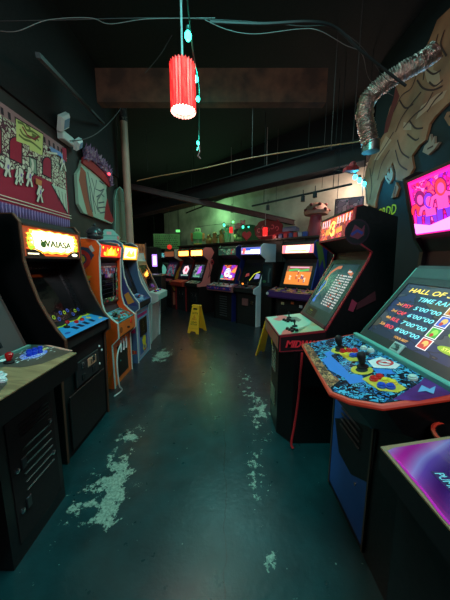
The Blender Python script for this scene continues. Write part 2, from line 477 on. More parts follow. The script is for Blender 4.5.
    L.new(noise(9, 6), rr.inputs['Value']); L.new(rr.outputs[0], b.inputs['Roughness'])
    bp = N.new('ShaderNodeBump'); bp.inputs['Strength'].default_value = 0.25; bp.inputs['Distance'].default_value = 0.006
    L.new(noise(30, 6), bp.inputs['Height']); L.new(bp.outputs[0], b.inputs['Normal'])
    return m
b = MB(); b.box(-6.2, -3.2, 6.2, 13.2, -0.1, 0.0, floor_material()); struct('floor', b)
CEIL = 4.35
DARKW = noisy((12, 12, 13), (20, 20, 21), 8, 0.8)
b = MB(); b.box(-6.2, -3.2, 6.2, 13.2, CEIL, CEIL + 0.1, mat((5, 5, 6), 0.9)); struct('ceiling', b)
WL = -1.97
WALLBROWN = noisy((34, 29, 28), (46, 39, 37), 5, 0.7)
b = MB(); b.box(WL - 0.12, -3.1, WL, 4.85, 0, CEIL, WALLBROWN); struct('wall_left', b)
b = MB(); b.box(WL, -3.1, WL + 0.03, 4.85, 2.96, CEIL, mat((6, 6, 7), .9)); struct('trim_4', b)  # black panel added to darken the upper wall above the banner
WR = 2.3
b = MB(); b.box(WR, -3.1, WR + 0.12, 4.2, 0, CEIL, noisy((11, 15, 18), (17, 21, 24), 5, 0.75)); struct('wall_right', b)
b = MB(); b.box(-6.2, -3.2, 6.2, -3.1, 0, CEIL, DARKW); struct('wall_entrance', b)
b = MB(); b.box(-6.2, 12.6, 6.2, 12.7, 0, CEIL, DARKW); struct('wall_far', b)
# diagonal wall behind the back row: pale below, black bulkhead above
DG = Frame((0, 0, 0), (math.sqrt(.5), -math.sqrt(.5), 0), (0, 0, 1))          # along the row, up; out = toward the aisle
def dg(S): return Frame((S / 2, S / 2, 0), (math.sqrt(.5), -math.sqrt(.5), 0), (0, 0, 1))
def dcoord(x, y): return (x - y) * math.sqrt(.5)
b = MB(dg(8.3)); b.box(dcoord(-2.55, 10.85), 0, dcoord(5.5, 2.8), 3.44, -0.12, 0, noisy((136, 132, 118), (176, 168, 150), 2.2, 0.8, detail=6)); struct('wall_back', b)
b = MB(dg(8.3)); b.box(dcoord(-2.55, 10.85), 3.44, dcoord(5.5, 2.8), CEIL, -0.12, 0.5, mat((12, 11, 12), 0.9)); struct('trim_1', b)
# partition with a ledge, behind the machines
b = MB(dg(7.32)); x0, x1 = dcoord(-1.62, 8.94), dcoord(2.98, 4.34)
b.box(x0, 0, x1, 1.96, -0.1, 0, noisy((30, 26, 26), (44, 36, 34), 12, 0.6, stretch=(1, 1, .2))); struct('wall_partition', b)
b = MB(dg(7.32)); b.box(x0, 1.96, x1, 2.0, -0.42, 0.06, noisy((44, 34, 30), (64, 48, 40), 10, 0.5)); struct('trim_2', b)
for i in range(9):
    pass
# battens on the partition
b = MB(dg(7.32)); b.lift = 0
for i in range(13):
    xx = x0 + 0.3 + i * 0.55; b.box(xx, 0, xx + 0.06, 1.96, 0, 0.02, noisy((30, 26, 26), (44, 36, 34), 12, 0.6, stretch=(1, 1, .2)))
struct('trim_3', b)

# ---- ceiling beams, rails and soffit
def beam(name_label, p, q, hh, ww, m, cat='beam', name='ceiling_beam', group=None):
    p = Vector(p); q = Vector(q); d = (q - p); L = d.length; d.normalize()
    s = Vector((0, 0, 1)).cross(d).normalized(); u = d.cross(s)
    b = MB(Frame(p, d, s)); b.box(0, -ww / 2, L, ww / 2, -hh / 2, hh / 2, m)
    if ww > 0.08:                                     # steel I shape: flanges on a web
        b = MB(Frame(p, d, s)); b.box(0, -ww / 2, L, ww / 2, -hh / 2, -hh / 2 + 0.015, m); b.box(0, -ww / 2, L, ww / 2, hh / 2 - 0.015, hh / 2, m); b.box(0, -0.03, L, 0.03, -hh / 2, hh / 2, m)
    return b.build(name, label=name_label, cat=cat, group=group)
def pix_beam(label, a, ya, c, yc, hh, ww, m, **k):
    return beam(label, on_y(a[0], a[1], ya), on_y(c[0], c[1], yc), hh, ww, m, **k)
DUST = noisy((30, 24, 22), (52, 38, 32), 9, 0.8)
pl = on_y(96, 87, 3.3); pr = on_y(327, 88, 3.3)
b = MB(); b.box(pl.x, 3.3, pr.x, 3.42, pl.z - 0.16, pl.z + 0.2, noisy((60, 40, 30), (104, 68, 50), 5, 0.75))
b.build('ceiling_beam', label='wide dusty brown ceiling beam crossing above the red hanging lamp', cat='beam')
pix_beam('dark red steel beam running down across the back room ceiling', (128, 186), 6.0, (300, 224), 6.6, 0.12, 0.1, noisy((50, 22, 22), (66, 30, 28), 8, 0.6))
pix_beam('dark soffit beam slanting above the pale diagonal wall', (132, 212), 8.0, (366, 152), 4.3, 0.34, 0.3, mat((30, 26, 26), 0.8))
pix_beam('long thin dark truss bar high on the left of the ceiling', (38, 55), 1.9, (104, 124), 4.2, 0.03, 0.03, mat((40, 38, 40), 0.6), cat='bar', name='truss_bar')
for (a, ya, c, yc, lab) in (((186, 213), 7.4, (252, 187), 6.4, 'thin black track rail nearest the green lit toys'),
                            ((252, 206), 5.6, (352, 184), 4.3, 'thin black track rail above the red sign letters'),
                            ((175, 205), 7.2, (344, 172), 4.6, 'long black conduit just under the dark soffit beam')):
    p, q = on_y(*a, ya), on_y(*c, yc)
    r = empty('track_rail', p, 0, lab, 'rail', None)
    d = q - p
    b = MB(); b.tube([(0, 0, 0), tuple(d)], 0.018, MATTE, 8); b.build('rail', r)
    for t in (0.15, 0.85):
        b = MB(); v = d * t; b.tube([tuple(v), (v.x, v.y, CEIL - p.z)], 0.006, MATTE, 6); b.build('hanger_rod', r)
# track spotlights (unlit cans)
for (x, y, Y, lab) in ((268, 207, 5.35, 'small black track spotlight left on the rail above the red lantern'), (303, 198, 4.8, 'small black track spotlight with a pale lens in the middle of the rail'),
                       (315, 194, 4.65, 'small black track spotlight right on the rail above the mushroom figure'), (232, 210, 6.5, 'black hook shaped spotlight above the green lit toys')):
    p = on_y(x, y, Y)
    r = empty('track_spotlight', p, 0, lab, 'spotlight', 'track spotlights')
    b = MB(); b.tube([(0, 0, 0.14), (0, 0, 0.03)], 0.008, MATTE, 6); b.build('stem', r)
    b = MB(); b.lathe(0, 0, [(0.02, 0.04), (0.035, 0.03), (0.038, -0.06), (0.03, -0.06)], MATTE, 14); b.build('can', r, True)
    b = MB(); b.lathe(0, 0, [(0, -0.056), (0.03, -0.055), (0.03, -0.05)], mat((210, 205, 190), 0.2), 14); b.build('lens', r, True)
# painted steel column
p = on_y(131, 235, 4.72)
COLM = noisy((150, 116, 100), (188, 150, 130), 6, 0.55, stretch=(1, 1, .3))
r = empty('column', (p.x - .02, 4.72, 0), 0, 'round pinkish painted column at the end of the left wall', 'column')
pz = on_y(126, 122, 4.72).z
b = MB(); b.lathe(0, 0, [(0.075, 0), (0.075, 0.02), (0.062, 0.03), (0.062, pz)], COLM, 24); b.build('shaft', r, True)
b = MB(); b.lathe(0, 0, [(0.063, pz), (0.065, pz + .01), (0.060, CEIL)], noisy((14, 14, 14), (92, 84, 78), 30, 0.8, lo=.5, hi=.62), 24); b.build('column_top', r, True)

# flexible foil duct
def duct():
    pts = [on_y(436, 50, 2.62), on_y(424, 60, 2.66), on_y(404, 71, 2.72), on_y(386, 82, 2.8), on_y(370, 96, 2.88), on_y(364.5, 112, 2.9), on_y(367, 130, 2.9), on_y(371, 147, 2.9)]
    path = smooth_path(pts, 16)
    o = path[-1].copy()
    r = empty('flexible_duct', o, 0, 'crinkled silver flexible air duct bending down beside the mural', 'duct')
    rnd = random.Random(3)
    b = MB(); b.tube([q - o for q in path], 0.1, noisy((190, 170, 166), (250, 225, 215), 25, 0.34, metal=1.0, bump=1.0), 20, rfun=lambda k, p: 0.078 + (0.008 if k % 2 else -0.006) + rnd.uniform(-.005, .005))
    b.build('foil_tube', r, False)
    b = MB(); b.tube([(0, 0, 0.05), (0, 0, -0.05)], 0.085, noisy((150, 140, 136), (200, 188, 180), 10, 0.35, metal=1.0), 24); b.build('end_collar', r, True)
duct()

# ---- wires and cords across the ceiling
def cord(label, pts, r, m, name='ceiling_wire', group=None, cat='wire'):
    P = smooth_path([on_y(*p) for p in pts], 8)
    b = MB(); b.tube(P, r, m, 6); return b.build(name, smooth=True, label=label, cat=cat, group=group)
WIRE = mat((112, 100, 98), 0.7); WIRED = mat((64, 58, 58), 0.7)
cord('pale wire sagging across the top left of the ceiling', [(0, 31, 1.9), (18, 31, 1.9), (48, 20, 1.95), (90, 18, 2), (110, 24, 2), (148, 19, 2), (215, 18, 2)], 0.0026, WIRE)
cord('straight grey wire running the full width of the upper ceiling', [(0, 21, 2.1), (60, 20, 2.1), (160, 18, 2.1), (240, 21, 2.1), (300, 26, 2.1), (330, 27, 2.1), (360, 45, 2.2), (385, 78, 2.4), (402, 84, 2.4)], 0.0028, WIRED)
cord('pale wire looping from the red lamp toward the silver duct', [(205, 20, 2.0), (228, 30, 2), (256, 34, 2), (300, 29, 2), (320, 31, 2), (345, 45, 2.1), (362, 54, 2.2), (370, 80, 2.5), (393, 96, 2.6)], 0.0026, WIRE)
cord('thick black cable bundle bending over the silver duct', [(210, 22, 2.05), (260, 24, 2.05), (310, 22, 2.05), (336, 28, 2.1), (360, 50, 2.15), (385, 70, 2.2), (406, 86, 2.2)], 0.011, mat((26, 24, 25), 0.5))
cord('tan cord swooping across the room under the black ceiling', [(137, 181, 4.7), (160, 176, 4.6), (200, 169, 4.4), (240, 160, 4.2), (280, 153, 4.0), (320, 147, 3.8), (350, 143, 3.5), (362, 141, 3.3)], 0.008, mat((178, 132, 90), 0.6), cat='cord', name='swooping_cord')
cord('grey wire drooping from the emergency light to the column top', [(70, 141, 2.9), (85, 139, 3.1), (100, 131, 3.4), (115, 116, 3.9), (128, 98, 4.5)], 0.005, WIRED)
cord('thin hanging wire left of the brown beam', [(172, 35, 3.0), (160, 55, 3.0), (145, 73, 3.0)], 0.003, WIRED)
# thin threaded rods hanging from the ceiling
for k, (x, y0_, y1_, Y) in enumerate(((109, 100, 172, 4.6), (118, 110, 140, 5.0), (148, 105, 172, 6.0), (331, 30, 150, 3.6), (353, 5, 140, 3.1), (252, 95, 160, 5.0), (276, 150, 205, 6.0), (322, 140, 188, 4.8))):
    p = on_y(x, y1_, Y)
    b = MB(); b.tube([(p.x, p.y, p.z), (p.x, p.y, CEIL)], 0.0045, WIRED, 6)
    b.build('hanging_rod', label='thin dark threaded rod hanging straight down from the black ceiling', cat='rod', group='threaded ceiling rods')

# ================================================================ LEFT WALL DECOR
LW = Frame((WL, 0, 0), (0, 1, 0), (0, 0, 1))
def lw(x, y, off=0.0):
    p = on_x(x, y, WL + off); return (p.y, p.z)
# banner
MAR = mat((152, 20, 52), 0.75); PALE = mat((206, 200, 182), 0.7); LINE = mat((40, 22, 34), 0.8); MAUVE = mat((128, 104, 160), 0.8); YG = mat((196, 206, 124), 0.7)
ya, yb = 1.35, 3.25
zt, zb = 2.82, 1.86
r = empty('wall_banner', (WL + 0.01, (ya + yb) / 2, zb), 0, 'large maroon printed banner of a stone castle front with fringe, on left wall', 'banner')
fr = Frame((0, -(ya + yb) / 2, -zb), (0, 1, 0), (0, 0, 1))
def bq(x, y): return lw(x / 3.4615, 100 + y / 3.4615)          # enlarged picture of the banner -> wall
def bp_(pts): return [bq(*p) for p in pts]
b = MB(fr); b.box(ya, zb + 0.1, yb, zt, 0, 0.015, MAR); b.lift = 0.0165
STONE = art([(196, 192, 168), (178, 174, 150), (210, 206, 182)], 26, 0.09, rough=0.8, linecol=(84, 34, 52), warp=.3)
b.poly([(ya, 2.3), bq(0, 240), bq(60, 240), bq(120, 262), bq(172, 285), bq(172, 292), bq(222, 315), (yb, zt - .1), (ya, zt - .1)], STONE)
b.poly(bp_([(168, 290), (222, 312), (228, 396)]), mat((176, 190, 170), .7)); b.stroke(bp_([(168, 290), (228, 396)]), .02, LINE)
for k in range(4): b.stroke(bp_([(182 + k * 12, 305 + k * 6), (196 + k * 9, 352 + k * 14)]), .008, LINE)
b.rect(ya, zt - 0.11, yb, zt, mat((150, 110, 112), 0.8))
for i in range(26): b.rect(ya + i * 0.074, zt - 0.10, ya + i * 0.074 + 0.03, zt - 0.04, LINE); b.lift -= .0002
b.lift += .0002
def arch(x0, x1, yt, yb_, k=0):
    o_ = [(x0, yb_), (x0, yt + 12)] + [((x0 + x1) / 2 - (x1 - x0) / 2 * math.cos(PI * t / 8), yt + 12 - 18 * math.sin(PI * t / 8)) for t in range(1, 8)] + [(x1, yt + 18), (x1, yb_ + (x1 - x0) * .5)]
    return o_
for (x0, x1, yt, yb_) in ((24, 64, 135, 200), (140, 167, 205, 256), (-40, -8, 100, 170)):
    b.poly(bp_(arch(x0 - 4, x1 + 4, yt - 4, yb_ + 3)), LINE); b.poly(bp_(arch(x0, x1, yt, yb_)), MAR)
b.poly(bp_([(44, 62), (140, 118), (138, 192), (92, 172), (92, 158), (46, 142)]), YG)          # crest
for st in ([(50, 76), (70, 84), (82, 104), (104, 110), (130, 130)], [(58, 100), (70, 120), (92, 130), (112, 128), (124, 142)], [(54, 120), (74, 136), (100, 146), (132, 172)], [(78, 86), (92, 96), (90, 108)], [(100, 118), (116, 128), (110, 140)]): b.stroke([(v.x, v.y) for v in smooth_path([(*p_, 0) for p_ in bp_(st)], 5)], .022, mat((96, 110, 50), .7))
b.stroke(bp_([(66, 92), (84, 122), (108, 136), (124, 126)]), .02, mat((130, 40, 44), .7)); b.stroke(bp_([(44, 62), (140, 118), (138, 192)]), .012, LINE)
b.poly(bp_([(88, 192), (118, 205), (120, 262), (90, 250)]), LINE); b.poly(bp_([(91, 198), (114, 208), (116, 256), (93, 246)]), mat((120, 140, 120), .7)); b.stroke(bp_([(100, 205), (104, 225), (100, 245)]), .03, PALE)
def fig(x, y, s=1.0, m=PALE):     # marching figure, feet near (x, y)
    for e, mm in ((.016, LINE), (0, m)):
        b.stroke(bp_([(x - 9 * s, y + 2), (x - 4 * s, y - 14 * s), (x, y - 26 * s)]), .022 + e, mm); b.stroke(bp_([(x + 9 * s, y + 5), (x + 6 * s, y - 10 * s), (x, y - 26 * s)]), .022 + e, mm)
        b.stroke(bp_([(x, y - 22 * s), (x, y - 44 * s)]), .05 + e, mm); b.stroke(bp_([(x - 10 * s, y - 22 * s), (x - 6 * s, y - 38 * s), (x, y - 42 * s), (x + 8 * s, y - 34 * s), (x + 12 * s, y - 42 * s)]), .018 + e, mm)
        c_ = bq(x, y - 52 * s); b.disc(c_[0], c_[1], .026 + e / 2, mm)
    b.stroke(bp_([(x + 1, y - 24 * s), (x + 3, y - 38 * s)]), .02, MAUVE)
for (x, y, s_) in ((14, 262, 1), (-30, 250, 1), (50, 290, 1), (58, 282, .7), (88, 296, 1.05), (124, 350, 1.0), (206, 242, 1.0)): fig(x, y, s_)
b.poly(bp_([(108, 270), (130, 280), (128, 298), (108, 290)]), mat((196, 120, 70), .7))
b.stroke(bp_([(160, 168), (176, 178), (196, 188), (204, 200)]), .05, mat((110, 140, 190), .7)); b.stroke(bp_([(146, 180), (164, 184), (184, 186)]), .02, PALE)
b.poly(bp_([(200, 162), (216, 168), (218, 215), (204, 205)]), MAR)
for z_ in (zb + .125, zb + .155): b.rect(ya, z_, yb, z_ + .008, PALE)
b.build('printed_cloth', r)
b = MB(fr); rnd = random.Random(5)
FR1 = mat((150, 128, 180), .9); FR2 = mat((96, 74, 132), .9)
n = 100
for i in range(n):
    a0 = ya + (yb - ya) * i / n; a1 = ya + (yb - ya) * (i + .8) / n; dz = rnd.uniform(-.012, .012)
    b.add([b.fr.p(a0, zb + .11, .006), b.fr.p(a1, zb + .11, .006), b.fr.p(a1, zb + .11, .016), b.fr.p(a0, zb + .11, .016), b.fr.p((a0 + a1) / 2, zb + dz - .02, .01)], [(0, 1, 4), (1, 2, 4), (2, 3, 4), (3, 0, 4), (0, 3, 2, 1)], FR1 if i % 2 else FR2)
b.build('fringe', r)

# bearded-man cutout in a fur hat
def px_poly(pts, plane, off=0.0):
    return [plane(x, y) for x, y in pts]
o = lw(92, 222); r = empty('figure_cutout', (WL + .03, o[0], o[1]), 0, 'painted wooden cutout of a man in mauve fur hat and red band, chin on hand', 'cutout')
fr = Frame((0, -o[0], -o[1]), (0, 1, 0), (0, 0, 1))
b = MB(fr)
b.prism(px_poly([(73, 174), (77, 168), (79, 160), (85, 160), (95, 168), (104, 183), (103, 190), (104, 200), (107, 211), (111, 220), (109, 224), (96, 219), (80, 213), (75, 204)], lw), -.02, .02, mat((150, 176, 156), .6)); b.lift = .021
RD = mat((150, 36, 40), .6); SH = mat((74, 78, 88), .7); GR = mat((176, 186, 168), .6); DKG = mat((96, 108, 104), .6)
b.poly(px_poly([(77, 166), (82, 172), (86, 200), (90, 217), (84, 215), (80, 200), (75, 180)], lw), mat((146, 74, 56), .6))
b.poly(px_poly([(85, 170), (94, 176), (100, 186), (102, 192), (98, 196), (100, 204), (100, 212), (92, 214), (87, 196)], lw), GR)
b.poly(px_poly([(104, 198), (107, 211), (111, 220), (109, 223), (101, 219), (102, 208)], lw), RD)
for st in ([(84, 172), (88, 190), (92, 214)], [(88, 178), (91, 188), (90, 199), (95, 212)], [(93, 180), (92, 189), (97, 191), (101, 189)], [(93, 197), (98, 194), (101, 197)], [(95, 203), (101, 202)], [(94, 208), (102, 207)], [(97, 213), (102, 212)], [(86, 186), (87, 200), (89, 212)], [(96, 181), (100, 184)], [(82, 176), (84, 192), (87, 210)]):
    b.stroke(px_poly(st, lw), .02, SH)
b.stroke(px_poly([(100, 190), (97, 195), (94, 200), (94, 208), (97, 213)], lw), .03, DKG)
b.build('painted_board', r)
b = MB(fr); b.prism(px_poly([(78, 157), (86, 161), (98, 172), (106, 183), (105, 187), (96, 178), (84, 168), (77, 163)], lw), .02, .05, RD); b.build('hat_band', r)
b = MB(fr); rnd = random.Random(2)
FUR = [mat((134, 96, 128), .95), mat((110, 72, 104), .95), mat((160, 124, 140), .95)]
hat = smooth_path([(*lw(79, 155), 0), (*lw(86, 156), 0), (*lw(95, 163), 0), (*lw(103, 174), 0), (*lw(105, 182), 0)], 8)
for i, q in enumerate(hat):
    for j in range(9):
        bx, bz = q.x + rnd.uniform(-.04, .04), q.y + rnd.uniform(-.07, .07); a = rnd.uniform(.2, 1.6); l = rnd.uniform(.06, .11)
        ex, ez = bx + math.cos(a) * l, bz + math.sin(a) * l; d0 = rnd.uniform(.03, .07)
        nx, nz = -math.sin(a) * .014, math.cos(a) * .014
        b.add([b.fr.p(bx - nx, bz - nz, d0), b.fr.p(bx + nx, bz + nz, d0), b.fr.p(bx, bz, d0 + .025), b.fr.p(ex, ez, d0 + .02)], [(0, 1, 2), (0, 2, 3), (2, 1, 3), (0, 3, 1)], FUR[(i + j) % 3])
b.prism([(v.x, v.y - .065) for v in hat] + [(v.x, v.y + .07) for v in hat[::-1]], .02, .05, FUR[1]); b.build('fur', r)

o = lw(118, 240); r = empty('pointed_cutout', (WL + .03, o[0], o[1]), 0, 'grey green pointed cutout board with wavy outline beside the pinkish column', 'cutout')
fr = Frame((0, -o[0], -o[1]), (0, 1, 0), (0, 0, 1))
b = MB(fr); out = px_poly([(112, 199), (114, 190), (117, 187), (120, 190), (122, 196), (124.5, 198), (125, 212), (126, 226), (126, 242), (113, 240), (112, 228), (112.5, 216)], lw)
b.prism(out, -.02, .02, mat((84, 102, 92), .7)); b.lift = .021
b.stroke(out + out[:1], .02, mat((120, 176, 164), .6)); b.stroke(px_poly([(115, 194), (118, 200), (118, 218), (120, 236)], lw), .012, mat((58, 72, 66), .7)); b.stroke(px_poly([(113, 200), (122, 202)], lw), .01, mat((58, 72, 66), .7))
b.build('painted_board', r)

# emergency light pair high on left wall
o = lw(60, 136); base = Vector((WL + .03, o[0], o[1]))
r = empty('emergency_light', base, 0, 'white two headed emergency light at the corner above the banner', 'emergency light')
b = MB(Frame((0, 0, 0), (0, 1, 0), (0, 0, 1))); b.box(-.10, -.07, .12, .03, 0, .07, mat((186, 196, 192), .5), .01); b.build('battery_box', r)
for (dy, dz, s) in ((-.10, .10, 1.25), (.17, -.02, .9)):
    c = Vector((.09, dy, dz)); a = MB(Frame(c, (0, .8, .6), (0.45, -.5, .6)))
    a.box(-.075 * s, -.065 * s, .075 * s, .065 * s, -.03, .03, mat((206, 214, 212), .4), .02); lo_ = a.build('lamp_head', r)
    a = MB(Frame(c, (0, .8, .6), (0.45, -.5, .6))); a.box(-.05 * s, -.04 * s, .05 * s, .04 * s, .03, .034, mat((120, 150, 176), .1), .002); a.build('lens', lo_)
p = on_y(109, 174, 4.2)
r = empty('red_indicator', p, 0, 'tiny glowing red indicator lamp hanging near the fur hat cutout', 'indicator lamp')
b = MB(); b.ball((0, 0, 0), .022, mat((255, 70, 90), em=2.5), 10); b.build('bulb', r, True)
b = MB(); b.tube([(0, 0, .02), (0, 0, CEIL - p.z)], .004, MATTE, 6); b.build('cable', r)

# ================================================================ RIGHT WALL MURAL
RWF = lambda X: Frame((X, 0, 0), (0, -1, 0), (0, 0, 1))
def rw(x, y):
    p = on_x(x, y, WR); return (-p.y, p.z)
SK = noisy((150, 92, 62), (186, 122, 86), 3, .75); SKL = mat((200, 148, 116), .75); SKD = mat((76, 38, 30), .8); SKR = mat((122, 40, 34), .8)
def mural(label, outline, lines, darks=(), lights=(), name='mural_figure', main=SK, th=.03):
    o = rw(*outline[len(outline) // 2]); r = Vector((WR, -o[0], o[1]))
    fr = Frame(-r + Vector((WR, 0, 0)), (0, -1, 0), (0, 0, 1))
    b = MB(fr); b.prism([(a_, min(c_, CEIL - .02)) for a_, c_ in (rw(*p) for p in outline)], 0.002, th, main); b.lift = th + .001
    for pl_ in darks: b.poly([rw(*p) for p in pl_], SKR)
    for pl_ in lights: b.poly([rw(*p) for p in pl_], SKL)
    for st in lines: b.stroke([(v.x, v.y) for v in smooth_path([(*rw(*p), 0) for p in st], 5)], .018, SKD)
    ob = b.build(name, label=label, cat='mural'); ob.location = r; return ob
mural('huge brown muscular figure painted and cut out on the black right wall, looking down',
      [(440, 20), (432, 40), (428, 48), (418, 64), (410, 74), (398, 84), (397, 98), (392, 108), (388, 122), (386, 134), (378, 146), (372, 158), (368, 168), (366, 178), (367, 190), (368, 204), (377, 208), (379, 196), (383, 182), (390, 172), (395, 162), (398, 172), (398, 180), (404, 181), (411, 177), (416, 168), (414, 156), (421, 146), (428, 140), (432, 124), (438, 116), (450, 104), (480, 84), (480, 6), (455, 6)],
      [[(441, 34), (436, 52), (428, 68), (426, 80)], [(428, 68), (436, 74), (444, 70)], [(431, 60), (436, 60)], [(440, 58), (446, 56)], [(432, 82), (438, 86), (446, 80)], [(420, 72), (414, 88), (404, 96), (396, 112)],
       [(424, 92), (414, 104), (404, 118), (398, 132)], [(436, 92), (428, 106), (416, 116), (406, 128)], [(446, 92), (438, 100), (430, 112)], [(396, 132), (386, 148), (378, 160), (374, 176)], [(392, 150), (384, 164), (380, 180)],
       [(400, 140), (404, 152), (412, 158)], [(398, 150), (402, 164), (410, 170)], [(412, 120), (418, 128), (426, 128)], [(410, 134), (418, 140), (422, 138)], [(372, 168), (374, 186), (372, 200)], [(402, 100), (408, 108), (416, 104)], [(448, 30), (444, 44), (450, 56)], [(420, 80), (426, 88), (436, 90), (446, 86)]],
      darks=[[(398, 86), (396, 98), (388, 122), (386, 134), (390, 132), (396, 112), (402, 96)]],
      lights=[[(428, 54), (426, 66), (430, 82), (438, 88), (444, 84), (442, 72), (436, 70), (437, 58), (433, 52)], [(418, 120), (430, 110), (446, 98), (450, 90), (440, 94), (424, 106)], [(388, 136), (382, 148), (376, 160), (380, 160), (388, 148), (394, 140)], [(406, 122), (414, 124), (414, 130), (406, 130)]])
mural('small pale clawed hand cutout on the black right wall, lower one', [(388, 180), (386, 174), (389, 176), (390, 166), (392, 175), (393, 164), (395, 174), (394, 180), (391, 184)], [[(389, 178), (392, 181)]], name='mural_hand', main=mat((168, 136, 116), .7))
mural('small pale clawed hand cutout on the right wall near the glowing pink marquee', [(425, 152), (427, 146), (431, 142), (433, 134), (434, 142), (437, 136), (437, 144), (442, 142), (438, 148), (431, 155)], [[(430, 149), (436, 146)]], name='mural_hand', main=mat((168, 136, 116), .7))
mural('bare brown foot cutout on the black wall right of the big figure', [(398, 182), (401, 188), (398, 197), (393, 198), (396, 190)], [[(398, 186), (397, 194)]], name='mural_fragment')
mural('brown hand cutout at the edge of the wall above pink marquee', [(447, 118), (450, 112), (460, 110), (462, 122), (452, 126)], [[(452, 116), (458, 118)]], name='mural_hand')
p = on_x(386.5, 211.5, WR)
b = MB(Frame((0, 0, 0), (0, -1, 0), (0, 0, 1))); b.text('GRDD', 0, 0, .42, .14, mat((214, 214, 30), .5)); fr = b.fr
bo = b.build('painted_letters', label='yellow graffiti letters on the black right wall behind the fighting machine', cat='lettering'); bo.location = (WR - .001, p.y, p.z)

# ================================================================ LEFT ROW
def nearside_left(w): return Frame((0, w / 2 + 0.0008, 0), (-1, 0, 0), (0, 0, 1))
# ---- near left: wide machine with wood pattern panel
r = empty('arcade_cabinet', (-.85, .87, 0), PI, 'nearest left black arcade cabinet with wood patterned control panel and red joystick', 'arcade cabinet')
w = 1.0
prof = [(.15, 0), (.15, .80), (.0, .82), (.0, .93), (.27, .965), (.45, 1.42), (.46, 1.50), (.36, 1.60), (.36, 1.85), (.9, 1.85), (.9, 0)]
b = MB(lateral(w / 2)); b.prism([(.24, 0), (.24, .8), (.95, .8), (.95, 0)], 0, w, MATTE); b.build('pedestal', r)
b = MB(lateral(-.11)); b.prism([(.15, 0), (.15, .8), (.24, .8), (.24, 0)], 0, .385, BLACK); b.build('front_panel', r)
b = MB(lateral(w / 2)); b.prism([(.03, .81), (0, .83), (0, .925), (.27, .955), (.95, .955), (.95, .8), (.1, .8)], 0, w, BLACK); b.build('control_box', r)
sides(r, w, [(.27, .955), (.45, 1.42), (.46, 1.50), (.36, 1.60), (.36, 1.82), (.95, 1.82), (.95, .955)], BLACK, None)
body(r, w, [(.36, .955), (.50, 1.42), (.49, 1.50), (.39, 1.61), (.39, 1.79), (.93, 1.79), (.93, .955)], MATTE)
FP = Frame((.15, 0, 0), (0, -1, 0), (0, 0, 1))
b = MB(FP); b.box(.16, .08, .46, .72, 0, .004, MATTE); b.build('service_door', r)
vents(r, FP, .33, .60, .2, 4, .022, mat((18, 24, 25), .5)); vents(r, FP, .33, .30, .2, 6, .045, BLACK)
for (x, z) in ((.43, .56), (.43, .36), (.19, .46), (.19, .24)):
    b = MB(FP); b.lathe(x, z, [(.013, .004), (.013, .01), (.006, .013)], CHROME, 12); b.build('lock', r, True)
for x in (.19, .19):
    pass
for z in (.47, .25):
    b = MB(FP); b.box(.215, z - .03, .245, z + .03, .004, .012, mat((70, 74, 76), .3, .8), .003); b.build('coin_slot', r)
cp = seg((0, .93), (.27, .965))
WOOD = noisy((128, 104, 74), (168, 142, 104), 5, .35, stretch=(1, 6, 1), distortion=1.2)
b = MB(cp); b.prism([(-.5, 0), (.5, 0), (.5, .272), (-.5, .272)], 0, .006, WOOD); b.lift = .0072
DK = noisy((62, 56, 50), (84, 78, 70), 9, .4); DKT = noisy((30, 52, 48), (48, 72, 66), 7, .4)
q = uv((-.85, .87, 0), PI, cp)
b.poly([q(*p_) for p_ in ((26, 345.5), (52, 346.5), (73, 352), (62, 357), (42, 365), (20, 369), (5, 368), (-12, 372), (-12, 355), (10, 349))], DK)
b.poly([q(*p_) for p_ in ((24, 345.5), (38, 346), (38, 350), (20, 354), (0, 358), (-8, 358), (6, 350))], DKT)
b.poly([q(*p_) for p_ in ((-20, 372), (2, 374), (7, 378), (7, 385), (0, 393), (-20, 396))], DK)
b.poly([q(*p_) for p_ in ((44, 346.2), (50, 346.4), (73, 351.6), (71, 352.6), (60, 350.5))], mat((196, 140, 124), .5))
BLUE = mat((30, 60, 200), .3); WHT = mat((214, 226, 226), .35)
a = q(34, 355.5); b.disc(a[0], a[1], .075, art([(34, 60, 210), (60, 96, 235), (20, 30, 120)], 60, .1, linecol=(190, 200, 230)), .05)
for (px, py, sx, sy, mm) in ((14, 352.5, .028, .018, WHT), (45, 350, .022, .010, mat((210, 200, 110), .4)), (1, 362, .02, .02, WHT), (0, 378, .03, .02, WHT)):
    a = q(px, py); b.disc(a[0], a[1], sx, mm, sy)
rnd = random.Random(8); a = q(34, 356)
for i in range(26):
    t = rnd.uniform(0, 6.28); k = rnd.uniform(.85, 1.25); x = a[0] + .10 * k * math.cos(t); y = min(.255, max(.02, a[1] + .065 * k * math.sin(t))); b.rect(x, y, x + rnd.uniform(.008, .02), y + .005, WHT); b.lift -= .0002
b.lift += .0002
b.build('control_panel', r)
b = MB(cp); b.box(-.5, .262, .5, .276, .004, .02, mat((96, 150, 140), .4)); b.build('panel_strip', r)
for (px, py) in ((9, 364), (-30, 392)):
    a = q(px, py); joystick(r, cp, a[0], a[1], h=.05, bat=True)
for k in range(6):
    a = q(29 + 5.5 * (k % 3), 357 - 1.6 * (k % 3) - 3.4 * (k // 3)); button(r, cp, a[0], a[1], BLUE, .011)
for (px, py) in ((0, 377), (3, 383)):
    a = q(px, py); button(r, cp, a[0], a[1], WHT, .012)
def scr(b, x0, y0, x1, y1):
    b.rect(x0 + .05, y0 + .05, x1 - .05, y1 - .05, noisy((22, 48, 58), (40, 74, 80), 4, .3, em=.25)); b.rect(x0 + .1, y0 + .3, x1 - .1, y0 + .33, mat((120, 170, 180), em=.4))
monitor(r, (.285, .98), (.46, 1.43), w - .05, mat((38, 54, 54), .4), .72, .035, .45, mat((18, 40, 44), .15, coat=.4), scr)
